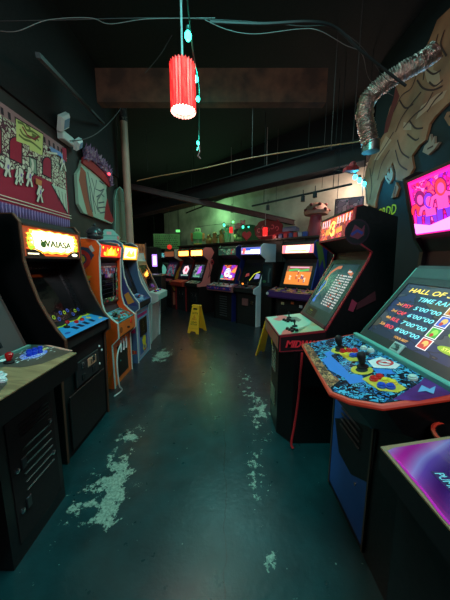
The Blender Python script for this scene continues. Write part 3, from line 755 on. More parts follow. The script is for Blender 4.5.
lit_marquee(r, (.365, 1.62), (.365, 1.80), w - .05, lambda b, w, L: b.text('ARENA', 0, L / 2, .5, .1, mat((240, 210, 60), em=1)), mat((130, 40, 30), em=.8)) if False else lit_marquee(r, (.365, 1.62), (.365, 1.80), w - .05, None, mat((130, 50, 30), em=.5))

# ---- second left: black cabinet, glowing yellow marquee
w = .66
r = empty('arcade_cabinet', (-1.07, 1.94, 0), PI, 'black arcade cabinet with bright yellow white glowing marquee and blue control panel, left row', 'arcade cabinet')
prof = [(.07, 0), (.05, .80), (0, .84), (0, .93), (.05, 1.0), (.10, 1.09), (.15, 1.20), (.19, 1.34), (.215, 1.46), (.215, 1.70), (.25, 1.75), (.85, 1.74), (.85, 0)]
sides(r, w, prof, BLACK, mat((96, 62, 46), .5, .3))
body(r, w, [(.085, 0), (.07, .80), (.02, .85), (.02, .915), (.24, .99), (.42, 1.45), (.26, 1.47), (.235, 1.5), (.235, 1.70), (.26, 1.735), (.84, 1.73), (.84, 0)], MATTE)
def mq(b, w, L):
    Y = mat((255, 200, 60), em=2.2); Wt = mat((255, 246, 200), em=2.2); G = mat((50, 100, 16), em=.6); G2 = mat((150, 190, 40), em=1.6); O = mat((230, 90, 20), em=1.2); BK = mat((40, 14, 8), .5)
    out = []
    for i in range(40):
        a = 2 * PI * i / 40; k = 1.0 if i % 2 else .9
        cx = max(-1, min(1, 1.25 * math.cos(a))); cy = max(-1, min(1, 1.25 * math.sin(a)))
        out.append((cx * k * w * .475, L * .52 + cy * k * L * .40))
    b.poly(out, O); b.poly([(x * .96, L * .52 + (y - L * .52) * .94) for x, y in out], Y)
    b.poly([(x * .86, L * .54 + (y - L * .52) * .82) for x, y in out], Wt)
    b.poly([(-w * .48, .014), (-w * .2, .014), (-w * .27, L * .2), (-w * .36, L * .27), (-w * .48, L * .27)], BK); b.poly([(w * .48, .014), (w * .2, .014), (w * .27, L * .2), (w * .36, L * .27), (w * .48, L * .27)], BK)
    b.stroke([(-w * .47, L * .3), (-w * .36, L * .3), (-w * .26, L * .22), (-w * .2, L * .1), (w * .2, L * .1), (w * .26, L * .22), (w * .36, L * .3), (w * .47, L * .3)], .008, O)
    b.rect(-w * .46, L * .12, -w * .3, L * .16, Wt); b.disc(w * .37, L * .14, .04, Wt, .012)
    for sx in (-1, 1):
        b.ring(sx * w * .41, L * .5, .022, .03, G2, sy=1.8); b.stroke([(sx * w * .44, L * .34), (sx * w * .38, L * .36), (sx * w * .35, L * .33)], .016, G2)
    b.text('WAIASA', w * .02, L * .48, w * .56, L * .22, G, bold=.003); b.disc(-w * .22, L * .44, .028, G, .022)
    b.stroke([(w * .16, L * .4), (w * .19, L * .32), (w * .15, L * .24)], .01, G)
    b.text('MIDWAY', -w * .02, L * .27, w * .15, L * .05, mat((150, 70, 40), em=.8)) if False else b.rects([(-w * .1 + i * .022, L * .26, -w * .1 + i * .022 + .014, L * .29) for i in range(6)], mat((190, 110, 70), em=1))
lit_marquee(r, (.222, 1.475), (.222, 1.695), w - .045, mq, mat((150, 60, 20), em=.9), mat((40, 26, 20), .5), .014)
cpf = seg((0, .935), (.22, .985))
def cpart2(b):
    b.poly([(-.31, 0), (.31, 0), (.31, .2), (.25, .19), (.2, .205), (.1, .17), (0, .185), (-.1, .16), (-.2, .175), (-.31, .15)], mat((190, 200, 40), .35)); b.poly([(-.31, 0), (.31, 0), (.31, .17), (.25, .17), (.2, .185), (.1, .15), (0, .165), (-.1, .14), (-.2, .155), (-.31, .13)], mat((50, 150, 215), .3))
    for i, x in enumerate((-.12, -.05, .03, .12)): b.poly([(x, .045), (x + .045, .045), (x + .055, .10), (x + .01, .10)], mat((14, 24, 60), .4)); b.lift -= .0002
    b.disc(.2, .13, .028, mat((220, 190, 60), .4), .02); b.disc(.27, .06, .02, mat((220, 190, 60), .4), .014); b.disc(-.22, .05, .03, mat((30, 60, 150), .4), .012)
b = MB(cpf); b.box(-.31, 0, .31, .226, 0, .004, MATTE); b.lift = .005; cpart2(b); b.build('control_panel', r)
joystick(r, cpf, -.12, .12, h=.045, r=.017); button(r, cpf, .02, .13, mat((210, 30, 30), .3)); button(r, cpf, .1, .13, mat((210, 30, 30), .3))
# recessed monitor with printed glass
def g2(b, w, L):
    rnd = random.Random(4)
    for i in range(11):
        x = -.22 + i * .045; z = .015 + .02 * math.sin(i * 1.3) + .022 * (i % 2)
        b.ring(x, z + .02, .008, .017, mat((60, 84, 190), .4) if i % 3 else mat((190, 200, 50), .4))
    for i in range(4): b.stroke([(-.29, .03 + i * .022), (-.24, .026 + i * .022)], .008, mat((210, 110, 80), .4))
monitor(r, (.225, .99), (.41, 1.44), w - .045, mat((12, 14, 18), .25), .50, .07, .44, GLASS, None, bezdraw=g2)
fr = seg((.07, 0), (.05, .80))
b = MB(fr); b.box(-.26, .05, .26, .48, 0, .006, BLACK, .004); b.build('access_panel', r)
coin_door(r, fr, .0, .60, .34, .19, 2)
b = MB(fr); b.box(-.01, .60, .12, .67, .009, .014, mat((190, 140, 110), .4), .004); b.lift = .0155; b.rect(.03, .615, .04, .655, MATTE); b.rect(.06, .615, .07, .655, MATTE); b.build('coin_plate', r)
for (x, z) in ((-.2, .70), (.2, .71), (.19, .55), (.24, .66)):
    b = MB(fr); b.lathe(x, z, [(.010, 0), (.010, .006), (.004, .009)], WHITE, 10); b.build('bolt', r, True)

# ---- dome thing on top of cabinet two/three
p = on_y(92, 241, 2.55)
r = empty('domed_lantern', (p.x - .06, 2.74, 1.70), 0, 'small black domed lantern with knob on top of the orange cabinet', 'lantern')
b = MB(); b.lathe(0, 0, [(.075, 0), (.08, .02), (.075, .03), (.075, .05)], CHARC, 18); b.build('base', r, True)
b = MB(); b.lathe(0, 0, [(.085, .05), (.08, .075), (.06, .1), (.03, .118), (.012, .122)], mat((40, 46, 50), .3), 18); b.build('dome', r, True)
b = MB(); b.lathe(0, 0, [(.008, .12), (.014, .135), (.008, .15), (0, .155)], CHARC, 12); b.build('knob', r, True)

# ---- third left: orange cabinet
w = .56
OR = noisy((222, 72, 18), (236, 88, 26), 3, .4)
r = empty('arcade_cabinet', (-1.19, 2.98, 0), PI, 'bright orange arcade cabinet with pale edge trim and fiery red yellow marquee', 'arcade cabinet')
prof = [(.08, 0), (.08, .52), (0, .60), (0, .77), (.08, .84), (.135, .90), (.16, 1.0), (.165, 1.1), (.15, 1.49), (.13, 1.62), (.17, 1.68), (.26, 1.70), (.76, 1.70), (.76, 0)]
sides(r, w, prof, OR, mat((196, 214, 206), .35), .022)
OR2 = mat((226, 112, 44), .4)
body(r, w, [(.10, 0), (.10, .52), (.02, .60), (.02, .755), (.20, .85), (.24, .95), (.22, 1.44), (.165, 1.49), (.15, 1.62), (.19, 1.67), (.27, 1.69), (.75, 1.69), (.75, 0)], mat((40, 40, 44), .5), th=.022)
b = MB(seg((.018, .60), (.018, .757))); b.box(-.258, 0, .258, .155, 0, .006, OR2); b.lift = .008; b.disc(-.17, .07, .035, mat((120, 60, 26), .5)); b.disc(-.17, .07, .028, mat((150, 78, 34), .5)); b.build('panel_front', r)
b = MB(seg((.018, .60), (.018, .757))); b.lathe(.14, .11, [(.03, .006), (.03, .012), (.012, .018)], mat((235, 60, 40), .3), 14); b.build('start_button', r, True)
b = MB(seg((.018, .60), (.018, .757))); b.lathe(.02, .06, [(.012, .006), (.012, .03), (.006, .034)], BLACK, 12); b.build('knob', r, True)
fr = seg((.098, 0), (.098, .52))
b = MB(fr); b.box(-.258, 0, .258, .52, 0, .004, OR2); b.lift = .006
b.build('front_panel', r)
b = MB(fr); b.box(-.13, .07, .16, .45, .004, .012, BLACK, .004); b.lift = .0135
b.disc(-.07, .26, .01, mat((60, 200, 190), .4)); b.build('coin_door', r)
for x in (-.08, .0, .08):
    b = MB(fr); b.tube([b.fr.p(x, .52, .03), b.fr.p(x, .45, .035), b.fr.p(x + .008, .40, .03), b.fr.p(x, .37, .028)], .010, WHITE, 8); b.build('hanging_strip', r, True)
b = MB(nearside_left(w)); b.lift = .002   # side art
NV = mat((46, 54, 76), .5); RD = mat((190, 40, 36), .5); YL = mat((206, 140, 50), .5)
b.poly([(-.2, 1.52), (-.26, 1.60), (-.42, 1.62), (-.58, 1.56), (-.7, 1.3), (-.5, 1.25), (-.32, 1.36)], NV)
b.ring(-.34, 1.48, .055, .1, RD); b.disc(-.34, 1.48, .04, YL)
b.poly([(-.24, 1.30), (-.5, 1.33), (-.7, 1.2), (-.7, 1.12), (-.4, 1.17)], YL); b.poly([(-.26, 1.25), (-.45, 1.24), (-.6, 1.12), (-.36, 1.09)], NV)
b.poly([(-.28, 1.08), (-.5, 1.12), (-.66, 1.0), (-.62, .82), (-.36, .9)], RD); b.poly([(-.3, 1.02), (-.42, 1.0), (-.46, .84), (-.32, .9)], NV); b.poly([(-.27, .9), (-.36, .86), (-.36, .72), (-.24, .78)], YL)
b.poly([(-.19, 1.57), (-.22, 1.63), (-.25, 1.61), (-.22, 1.55)], mat((190, 180, 170), .5))
b.build('side_artwork', r)
def mq3(b, w, L):
    b.poly([(-w * .3, L * .1), (-w * .2, L * .8), (-w * .1, L * .5), (0, L * .95), (w * .1, L * .6), (w * .2, L * .85), (w * .3, L * .3), (w * .42, L * .55), (w * .3, .02), (-w * .1, L * .15)], mat((255, 160, 20), em=1.6))
    b.poly([(-w * .18, L * .2), (-w * .12, L * .6), (0, L * .8), (w * .02, L * .4), (w * .12, L * .7), (w * .16, L * .25)], mat((255, 226, 60), em=2.6))
    b.disc(-w * .32, L * .3, .02, mat((255, 220, 60), em=2)); b.disc(w * .35, L * .7, .018, mat((255, 220, 60), em=2)); b.disc(-w * .4, L * .75, .014, mat((255, 200, 50), em=2))
lit_marquee(r, (.155, 1.50), (.138, 1.645), w - .05, mq3, mat((225, 36, 16), em=1.5), mat((120, 40, 24), .5), .008)
GA = art([(70, 170, 150), (200, 220, 190), (30, 60, 50), (190, 50, 60), (120, 190, 80)], 34, .08)
def g3(b, w, L):
    pass
mfr = monitor(r, (.215, .955), (.20, 1.44), w - .05, mat((20, 20, 24), .3), .40, .06, .44, GLASS, None, x0=-.01)
b = MB(mfr); b.lift = .014
b.rects([(-.25, .02, .25, .075), (.19, .07, .25, .43)], GA); b.rect(-.2, .36, .17, .425, art([(120, 90, 170), (60, 50, 130), (190, 180, 210), (210, 60, 60)], 30, .08)); b.rect(-.2, .43, .2, .45, mat((170, 60, 60), .4))
b.text('SUPER', -.02, .44, .2, .018, WHITE)
b.rects([(-.17, .13 + i * .05, .17, .135 + i * .05) for i in range(4)], mat((40, 36, 50), .4)); b.build('screen_overlay', r)
cpf = seg((.02, .762), (.20, .855))
b = MB(cpf); b.box(-.258, 0, .258, .2, 0, .004, mat((60, 170, 190), .4)); b.lift = .005
b.rect(-.25, .01, .25, .19, art([(80, 190, 205), (100, 205, 215), (70, 170, 190), (30, 60, 60), (60, 120, 80), (200, 90, 50)], 26, .05)); b.build('control_panel', r)
joystick(r, cpf, -.1, .1, MATTE, h=.04, r=.012); button(r, cpf, .08, .1, mat((190, 60, 40), .3)); button(r, cpf, .14, .1, mat((190, 60, 40), .3))
# white cable hanging down
pts = [on_x(121, 344, -1.15), on_x(118, 352, -1.16), on_x(117, 363, -1.16), on_x(118, 376, -1.16), on_x(119.5, 386, -1.16), (-1.165, 2.64, .02), (-1.20, 2.52, .01)]
b = MB(); b.tube(smooth_path(pts, 6), .008, mat((205, 214, 208), .4), 8); b.build('white_cable', smooth=True, label='white cable hanging down the front corner of the orange cabinet to the floor', cat='cable')

# ---- fourth left: blue-grey cabinet
w = .6
GB = noisy((70, 96, 120), (86, 112, 134), 3, .45)
r = empty('arcade_cabinet', (-1.2, 3.74, 0), PI, 'blue arcade cabinet with white trim, yellow orange lit marquee and yellow painted figure on front', 'arcade cabinet')
prof = [(.05, 0), (.05, .76), (0, .80), (0, .88), (.05, .95), (.10, 1.03), (.15, 1.13), (.185, 1.26), (.20, 1.46), (.17, 1.62), (.19, 1.70), (.27, 1.745), (.76, 1.74), (.76, 0)]
sides(r, w, prof, mat((58, 92, 128), .45), mat((190, 214, 214), .35))
body(r, w, [(.07, 0), (.07, .76), (.02, .80), (.02, .87), (.22, .96), (.38, 1.44), (.25, 1.46), (.215, 1.48), (.19, 1.62), (.21, 1.69), (.28, 1.725), (.75, 1.725), (.75, 0)], MATTE)
b = MB(nearside_left(w)); b.lift = .002
b.poly([(-.02, .84), (-.1, .98), (-.17, 1.15), (-.21, 1.3), (-.3, 1.2), (-.24, 1.0), (-.2, .86)], mat((48, 60, 120), .5)); b.poly([(-.06, .9), (-.14, 1.04), (-.2, 1.0), (-.15, .86)], mat((190, 140, 60), .5)); b.poly([(-.2, 1.6), (-.4, 1.6), (-.4, .7), (-.3, .7), (-.28, 1.2)], mat((90, 120, 150), .5))
b.rect(-.2, .45, -.07, .72, mat((150, 30, 90), .5)); b.rect(-.2, .14, -.07, .19, mat((170, 50, 44), .5)); b.ring(-.13, .165, .03, .035, YL); b.build('side_artwork', r)
def mq4(b, w, L):
    b.rect(-w * .4, L * .15, w * .4, L * .85, mat((255, 236, 150), em=3.6)); b.poly([(-w * .3, L * .3), (-w * .1, L * .7), (w * .05, L * .4), (w * .2, L * .75), (w * .34, L * .3), (0, L * .2)], mat((255, 190, 60), em=2.6))
lit_marquee(r, (.212, 1.475), (.18, 1.68), w - .05, mq4, mat((255, 150, 30), em=2.2), mat((90, 50, 30), .5), .01)
monitor(r, (.225, .965), (.375, 1.43), w - .045, mat((14, 16, 22), .3), .44, .05, .44, GLASS)
cpf = seg((.02, .875), (.22, .955))
b = MB(cpf); b.box(-.28, 0, .28, .215, 0, .004, mat((50, 80, 130), .4)); b.lift = .005
b.rect(-.27, .01, .27, .205, art([(70, 130, 190), (120, 170, 210), (40, 60, 120), (160, 60, 120), (90, 150, 190)], 18, .05)); b.build('control_panel', r)
joystick(r, cpf, 0, .1, h=.04, r=.013); button(r, cpf, -.16, .1, WHT); button(r, cpf, .16, .1, WHT)
fr = seg((.068, 0), (.068, .76))
b = MB(fr); b.box(-.28, .0, .28, .76, 0, .005, mat((110, 176, 206), .45)); b.lift = .006
b.rect(-.25, .03, .25, .73, mat((200, 130, 100), .5)); b.rect(-.24, .04, .24, .72, mat((100, 160, 200), .5)); b.rect(-.2, .06, .2, .6, mat((180, 150, 170), .5)); b.rect(-.18, .07, .18, .59, mat((60, 100, 160), .5)); b.rect(-.22, .64, .22, .69, mat((170, 40, 110), .5)); b.build('front_panel', r)
b = MB(fr); b.box(-.15, .34, .17, .61, .009, .016, BLACK, .004); b.lift = .0175; b.rects([(-.05 + .03 * (i % 3), .4 + .035 * (i // 3), -.035 + .03 * (i % 3), .415 + .035 * (i // 3)) for i in range(15)], CHROME); b.build('coin_door', r)
b = MB(fr); b.lift = .0095   # simple yellow stick figure motif
YY = mat((216, 206, 40), .45)
b.disc(.02, .25, .085, YY, .075); b.stroke([(.01, .2), (-.03, .14), (.02, .09)], .045, YY); b.stroke([(.05, .2), (.09, .14), (.06, .09)], .045, YY); b.stroke([(-.02, .25), (-.08, .28)], .02, YY); b.stroke([(.05, .28), (.1, .31)], .02, YY); b.disc(.03, .1, .04, mat((190, 50, 50), .5), .015)
b.build('front_artwork', r)
# teal paper house on top
p = on_y(122, 242, 3.7)
r = empty('paper_house', (-1.62, 3.62, 1.742), .3, 'small mint green roof shaped card box on top of the blue cabinet', 'box')
b = MB(Frame((0, -.09, 0), (1, 0, 0), (0, 0, 1))); b.prism([(-.1, 0), (.1, 0), (.13, .06), (.05, .15), (-.05, .15), (-.13, .06)], 0, -.18, mat((120, 200, 186), .5)); b.lift = .001; b.stroke([(-.12, .065), (.12, .065)], .006, mat((60, 120, 110), .5)); b.rect(-.03, .08, .03, .12, mat((220, 180, 180), .5)); b.build('folded_card', r)
b = MB(Frame((.11, 0, 0), (1, 0, 0), (0, 0, 1))); b.box(-.01, .02, .01, .06, .09, .1, mat((210, 120, 120), .5)); b.build('tab', r)

# ---- fifth left: pale machine leaning back
w = .6
PW = noisy((160, 178, 178), (196, 206, 204), 4, .45)
r = empty('arcade_cabinet', (-1.16, 4.62, 0), PI, 'pale grey arcade machine with mint trimmed slanted sides, last of left row', 'arcade cabinet')
prof = [(.16, 0), (.12, .72), (.0, .78), (0, .88), (.16, .92), (.40, 1.50), (.42, 1.62), (.50, 1.62), (.50, 0)]
sides(r, w, prof, PW, mat((170, 214, 206), .35))
body(r, w, [(.18, 0), (.14, .73), (.02, .79), (.02, .87), (.18, .905), (.42, 1.50), (.43, 1.60), (.49, 1.60), (.49, 0)], PW)
monitor(r, (.17, .925), (.385, 1.46), w - .045, mat((90, 60, 56), .4), .42, .06, .5, GLASS)
cpf = seg((0, .885), (.17, .925))
b = MB(cpf); b.box(-.31, -.01, .31, .165, 0, .02, mat((190, 212, 206), .4), .008); b.build('control_panel', r)
cpf.o += cpf.n * .02
for k, c in enumerate(((200, 40, 50), (40, 60, 200), (40, 60, 200), (220, 200, 60), (200, 40, 50), (40, 60, 190))): button(r, cpf, -.2 + k * .075, .08 + .02 * (k % 2), mat(c, .3), .018)
joystick(r, cpf, -.24, .09, h=.05); b = MB(seg((0, .79), (0, .88))); b.box(-.31, 0, .31, .085, 0, .012, mat((150, 200, 190), .4), .004); b.build('panel_front', r)

# ================================================================ RIGHT ROW
def nearside(w): return Frame((0, -w / 2 - 0.0008, 0), (1, 0, 0), (0, 0, 1))
REDT = mat((158, 38, 48), .35)
# ---- fighting machine with MIDWAY on its panel
w = .62; loc = (.40, 2.11, 0)
r = empty('arcade_cabinet', loc, 0, 'black arcade cabinet with red edges, red lettering and mint control panel, right row', 'arcade cabinet')
b = MB(); b.prism([(.04, .14), (.04, -.15), (.13, -.285), (.84, -.285), (.84, .285), (.13, .285)], 0, .79, BLACK); b.build('pedestal', r)
prof = [(.16, .5), (.16, .79), (.34, .93), (.62, 1.46), (.64, 1.52), (.49, 1.62), (.505, 1.83), (.55, 1.84), (.80, 1.76), (.84, .5)]
sides(r, w, prof, BLACK, REDT, te=(2, 3, 4, 5, 6))
body(r, w, [(.2, .5), (.2, .79), (.36, .93), (.645, 1.46), (.655, 1.53), (.515, 1.63), (.52, 1.82), (.56, 1.825), (.79, 1.75), (.83, .5)], mat((26, 16, 15), .5))
b = MB(lateral(w / 2 + .005)); b.prism([(.03, .775), (0, .79), (0, .905), (.35, .945), (.35, .80)], 0, w + .01, mat((34, 14, 18), .45)); b.build('control_box', r)
NSF = Frame((0, -w / 2 - .0055, 0), (1, 0, 0), (0, 0, 1))
b = MB(NSF); b.text('MIDWAY', .19, .845, .26, .055, mat((250, 50, 62), .4), shear=.25, bold=.003)
b.build('lettering', r)
b = MB(NSF); b.stroke([(.01, .785), (.01, .90), (.34, .94)], .01, REDT); b.stroke([(.01, .785), (.34, .81)], .006, REDT); b.build('box_trim', r)
cpf = seg((0, .906), (.35, .946))
b = MB(cpf); b.box(-.315, 0, .315, .345, 0, .004, mat((150, 40, 46), .4)); b.lift = .0055
b.rect(-.305, .008, .305, .34, noisy((120, 196, 172), (150, 214, 190), 3, .3))
b.poly([(.305, .008), (.305, .15), (.12, .30), (.02, .34), (.305, .34)], noisy((190, 170, 120), (130, 200, 170), 6, .3))
b.poly([(-.305, .10), (-.25, .12), (-.2, .05), (-.1, .09), (-.14, .16), (-.24, .2), (-.305, .17)], mat((226, 120, 116), .4)); b.poly([(.305, .02), (.305, .1), (.2, .14), (.15, .1), (.22, .05)], mat((214, 110, 100), .4))
b.poly([(-.2, .22), (-.1, .20), (0, .24), (-.05, .28), (-.18, .27)], mat((80, 120, 110), .4))
b.build('control_panel', r)
for (x, y) in ((-.17, .20), (.13, .17)): joystick(r, cpf, x, y, MATTE, h=.05, r=.012)
for cx, cy in ((-.08, .17), (.21, .13)):
    for k in range(6): button(r, cpf, cx + .035 * (k % 3) - .02, cy - .035 * (k // 3) + .01 * (k % 3), BLACK, .011)
b = MB(seg((0, .79), (0, .905))); b.lift = .001; b.rect(-.3, .01, .3, .105, noisy((150, 150, 120), (190, 90, 80), 7, .4)); b.build('front_strip', r)
def scr1(b, x0, y0, x1, y1):
    b.rect(x0, y0, x1, y1, noisy((26, 50, 60), (44, 74, 82), 5, .3, em=.5))
    W = mat((208, 210, 205), em=.85); RR = mat((210, 90, 60), em=.8); A = mat((205, 120, 84), em=.7); BL = mat((60, 110, 200), em=.9)
    b.stroke([(x0 + .02, y0 + .26), (x0 + .05, y0 + .34), (x0 + .13, y1 - .035), (x0 + .20, y1 - .03)], .03, A); b.stroke([(x1 - .12, y1 - .06), (x1 - .03, y1 - .09)], .03, A)
    b.stroke([(x0 + .02, y0 + .04), (x0 + .06, y0 + .12), (x0 + .03, y0 + .18), (x0 + .07, y0 + .25)], .022, BL); b.stroke([(x0 + .03, y0 + .1), (x0 + .1, y0 + .2), (x0 + .06, y0 + .28)], .012, mat((190, 190, 120), em=.8)); b.disc(x0 + .05, y0 + .05, .02, BL)
    rnd = random.Random(6); q1 = uv(loc, 0, b.fr)
    TL, TR_, BL_, BR_ = (Vector(q1(*p_)) for p_ in ((338.5, 276), (355, 279), (321.5, 304), (336, 311)))
    n = 13
    for k in range(n):
        t = k / (n - 1); A = TL.lerp(BL_, t); Bq = TR_.lerp(BR_, t)
        for (a0, a1) in ((0, .12), (.17, .58), (.64, 1.0)):
            x = a0
            while x < a1 - .03:
                l = min(rnd.uniform(.03, .09), a1 - x); P0 = A.lerp(Bq, x); P1 = A.lerp(Bq, x + l)
                b.poly([(P0.x, P0.y), (P1.x, P1.y), (P1.x, P1.y + .011), (P0.x, P0.y + .011)], RR if (.15 < x < .6 and rnd.random() < .22) else W); b.lift -= .0002; x += l + .022
    b.lift += .0002; a = Vector(q1(351, 272.5)); b.rect(a.x - .03, a.y - .006, a.x + .03, a.y + .006, W)
mfr = monitor(r, (.355, .955), (.635, 1.46), w - .045, TEALBEZ, .47, .115, .54, mat((30, 60, 64), .2), scr1)
b = MB(mfr); b.lift = .0135; b.rect(-.20, .025, .02, .095, mat((12, 16, 16), .4)); b.text('PLAY', -.1, .072, .06, .012, mat((200, 210, 60), .4)); b.rects([(-.17 + .03 * (i % 4), .035 + .015 * (i // 4), -.15 + .03 * (i % 4), .043 + .015 * (i // 4)) for i in range(8)], mat((70, 110, 80), .5)); b.build('instruction_card', r)
b = MB(mfr); b.box(-.288, -.004, .288, .018, .002, .02, mat((86, 48, 52), .5)); b.build('bezel_strip', r)
def mq1(b, w, L):
    b.rect(-w * .48, L * .08, w * .48, L * .92, art([(200, 60, 40), (150, 26, 50), (230, 110, 60), (120, 30, 40), (240, 150, 80), (190, 60, 90)], 24, .04, em=1.1, warp=1.2))
    Y = mat((255, 205, 90), em=2.3)
    b.text('3', -.02, L * .48, .06, L * .62, Y); b.ring(-.02, L * .48, .055, .064, Y, a0=.6, a1=5.4, sy=.9)
    T = mat((235, 190, 200), em=1.4)
    for x in (-.25, -.20, -.16, -.11, .05, .09, .14, .19, .24): b.poly([(x, L * .62), (x + .018, L * .62), (x + .014, L * .9), (x - .004, L * .88)], T); b.lift -= .0002
    b.lift += .0002; b.poly([(-.18, L * .3), (-.08, L * .25), (-.07, L * .45), (-.15, L * .5)], mat((240, 140, 60), em=1.5)); b.poly([(.05, L * .25), (.15, L * .3), (.14, L * .5), (.04, L * .42)], mat((240, 140, 60), em=1.5))
lit_marquee(r, (.492, 1.625), (.507, 1.825), w - .045, mq1, mat((150, 40, 50), em=.8), mat((20, 16, 16), .5), .012)
NS = nearside(w); q = uv(loc, 0, NS)
b = MB(NS); c = q(357, 232)
b.disc(c[0], c[1], .088, mat((40, 14, 30), .5)); b.disc(c[0], c[1], .078, mat((14, 12, 18), .5)); b.poly([(c[0] - .05, c[1] - .03), (c[0] - .02, c[1] + .05), (c[0] + .03, c[1] + .02), (c[0] + .05, c[1] + .05), (c[0] + .05, c[1] - .02), (c[0] + .01, c[1] - .05)], mat((110, 40, 60), .5)); b.stroke([(c[0] - .04, c[1] - .02), (c[0], c[1] + .01), (c[0] + .04, c[1] - .01)], .02, mat((50, 50, 120), .5)); b.build('side_emblem', r)
b = MB(NS); b.lift = .0015; b.poly([q(*p_) for p_ in ((352, 299), (357, 303), (353, 312), (348, 310))], mat((150, 44, 70), .5)); b.poly([q(*p_) for p_ in ((357, 303), (375, 291), (376, 300), (356, 310))], mat((70, 26, 34), .5)); b.build('side_artwork', r)
FRT = Frame((.04, 0, 0), (0, -1, 0), (0, 0, 1))
vents(r, FRT, -.02, .5, .18, 7, .03, mat((60, 66, 70), .35)); vents(r, FRT, -.02, .18, .18, 6, .03, mat((40, 44, 48), .35))
p0 = (.70, 1.795, .78)
b = MB(); b.tube(smooth_path([(.575, 1.785, .78), (.57, 1.785, .6), (.56, 1.78, .4), (.54, 1.775, .2), (.52, 1.77, .05), (.53, 1.755, .012)], 6), .009, mat((200, 40, 46), .4), 8)
b.build('red_cable', smooth=True, label='red cable hanging down the black side of the mint panelled machine to the floor', cat='cable')

# ---- big machine with ranking screen
w = .66; loc = (.40, .95, 0)
TR = mat((96, 176, 160), .35)
r = empty('arcade_cabinet', loc, 0, 'large arcade cabinet with glowing pink marquee, ranking table on screen and blue comic control panel', 'arcade cabinet')
b = MB(); b.prism([(.29, .50), (.29, -.12), (.36, -.32), (.9, -.32), (.9, .50)], 0, .88, BLACK); b.build('pedestal', r)
prof = [(.29, .88), (.30, 1.055), (.575, 1.42), (.58, 1.50), (.54, 1.555), (.455, 1.845), (.50, 1.87), (.9, 1.87), (.9, .88)]
sides(r, w, prof, BLACK, TR, te=(1,))
body(r, w, [(.31, .88), (.32, 1.055), (.60, 1.42), (.60, 1.50), (.565, 1.56), (.485, 1.84), (.51, 1.855), (.89, 1.855), (.89, .88)], mat((30, 20, 22), .5))
PLAN = [(.03, .37), (-.02, -.12), (.016, -.18), (.086, -.235), (.31, -.25), (.31, .37)]
sl = .06 / .29
b = MB(); n = len(PLAN)
def cz(u): return .992 + u * sl
vs = [(u, v, cz(u) - .11 if u < .2 else .86) for u, v in PLAN] + [(u, v, cz(u)) for u, v in PLAN]
vs = [(u + (.09 if u < .2 else 0), v * .93, z) for (u, v, z) in vs[:n]] + vs[n:]
b.add(vs, [tuple(range(n)), tuple(range(2 * n - 1, n - 1, -1))] + [(i, n + i, n + (i + 1) % n, (i + 1) % n) for i in range(n)], BLACK); b.build('control_box', r)
cpf = Frame((0, 0, .992), (0, -1, 0), (.29, 0, .06)); k_ = math.hypot(.29, .06) / .29
P2 = [(-v, u * k_) for u, v in PLAN]
q = uv(loc, 0, cpf)
b = MB(cpf); b.prism(P2, .0, .006, MATTE); b.lift = .0075
CB = art([(70, 160, 200), (90, 180, 215), (50, 120, 180), (30, 60, 90), (80, 170, 210), (24, 36, 50)], 44, .08, rough=.25, warp=1.3)
b.poly(offset(P2, -.006), CB)
b.poly([q(*p_) for p_ in ((306, 344), (313, 350), (328, 372), (340, 382), (330, 390), (312, 362), (304, 347))], art([(190, 130, 90), (160, 100, 70), (90, 60, 50), (210, 160, 110)], 40, .07, rough=.3, warp=1.3))
b.poly([q(*p_) for p_ in ((392, 402), (420, 385), (430, 372), (450, 386), (450, 397), (420, 403))], noisy((70, 30, 90), (110, 60, 150), 9, .3))
BLS = mat((60, 130, 215), .3)
for pg in (((322, 361), (331, 357), (345, 370), (350, 376), (362, 377), (366, 384), (350, 386), (345, 380), (330, 372)), ((324, 355), (334, 351), (336, 354), (328, 359)), ((372, 370), (392, 372), (394, 376), (378, 376))): b.poly([q(*p_) for p_ in pg], BLS)
YE = mat((214, 190, 70), .3)
b.poly([q(*p_) for p_ in ((336, 353), (345, 350), (367, 358), (362, 363), (350, 363))], YE); b.poly([q(*p_) for p_ in ((362, 381), (372, 377), (390, 380), (407, 391), (398, 395), (380, 393))], YE)
for c in ((340, 352), (362, 372)):
    a = q(*c); b.ring(a[0], a[1], .02, .04, YE, n=12); b.disc(a[0], a[1], .022, MATTE)
b.poly([q(*p_) for p_ in ((368, 363), (381, 359), (401, 367), (396, 371), (374, 370))], mat((226, 232, 230), .3)); a = q(385, 365)
b.ring(a[0], a[1], .022, .030, mat((214, 40, 40), .3)); b.stroke([(a[0] - .018, a[1] - .015), (a[0] + .018, a[1] + .015)], .008, mat((214, 40, 40), .3)); b.disc(a[0], a[1], .008, mat((214, 40, 40), .3))
pp = mat((110, 170, 215), .3); b.poly([q(*p_) for p_ in ((418, 395), (422, 388), (430, 392), (436, 389), (434, 397), (426, 394))], pp)
b.build('control_panel', r)
o2 = offset([(v_[0], v_[1]) for v_ in P2[:4]] + [P2[4], P2[5]], .0)
E3 = [Vector((u, v, cz(u) - .004)) for u, v in ((.31, .37), (.03, .37), (-.02, -.12), (.016, -.18), (.086, -.235), (.31, -.25))]
b = MB(); b.tube(E3, .011, mat((226, 70, 48), .35), 8); b.build('orange_edge', r, True)
b = MB(cpf); b.box(-.335, .292, .255, .312, .004, .03, TR, .004); b.build('panel_strip', r)
for c in ((340, 349.5), (363, 369)):
    a = q(*c); joystick(r, cpf, a[0], a[1], MATTE, h=.06, r=.014, bat=True)
RB, YB, BB, WB = mat((205, 36, 36), .25), mat((230, 205, 60), .25), mat((40, 80, 190), .25), mat((190, 214, 205), .3)
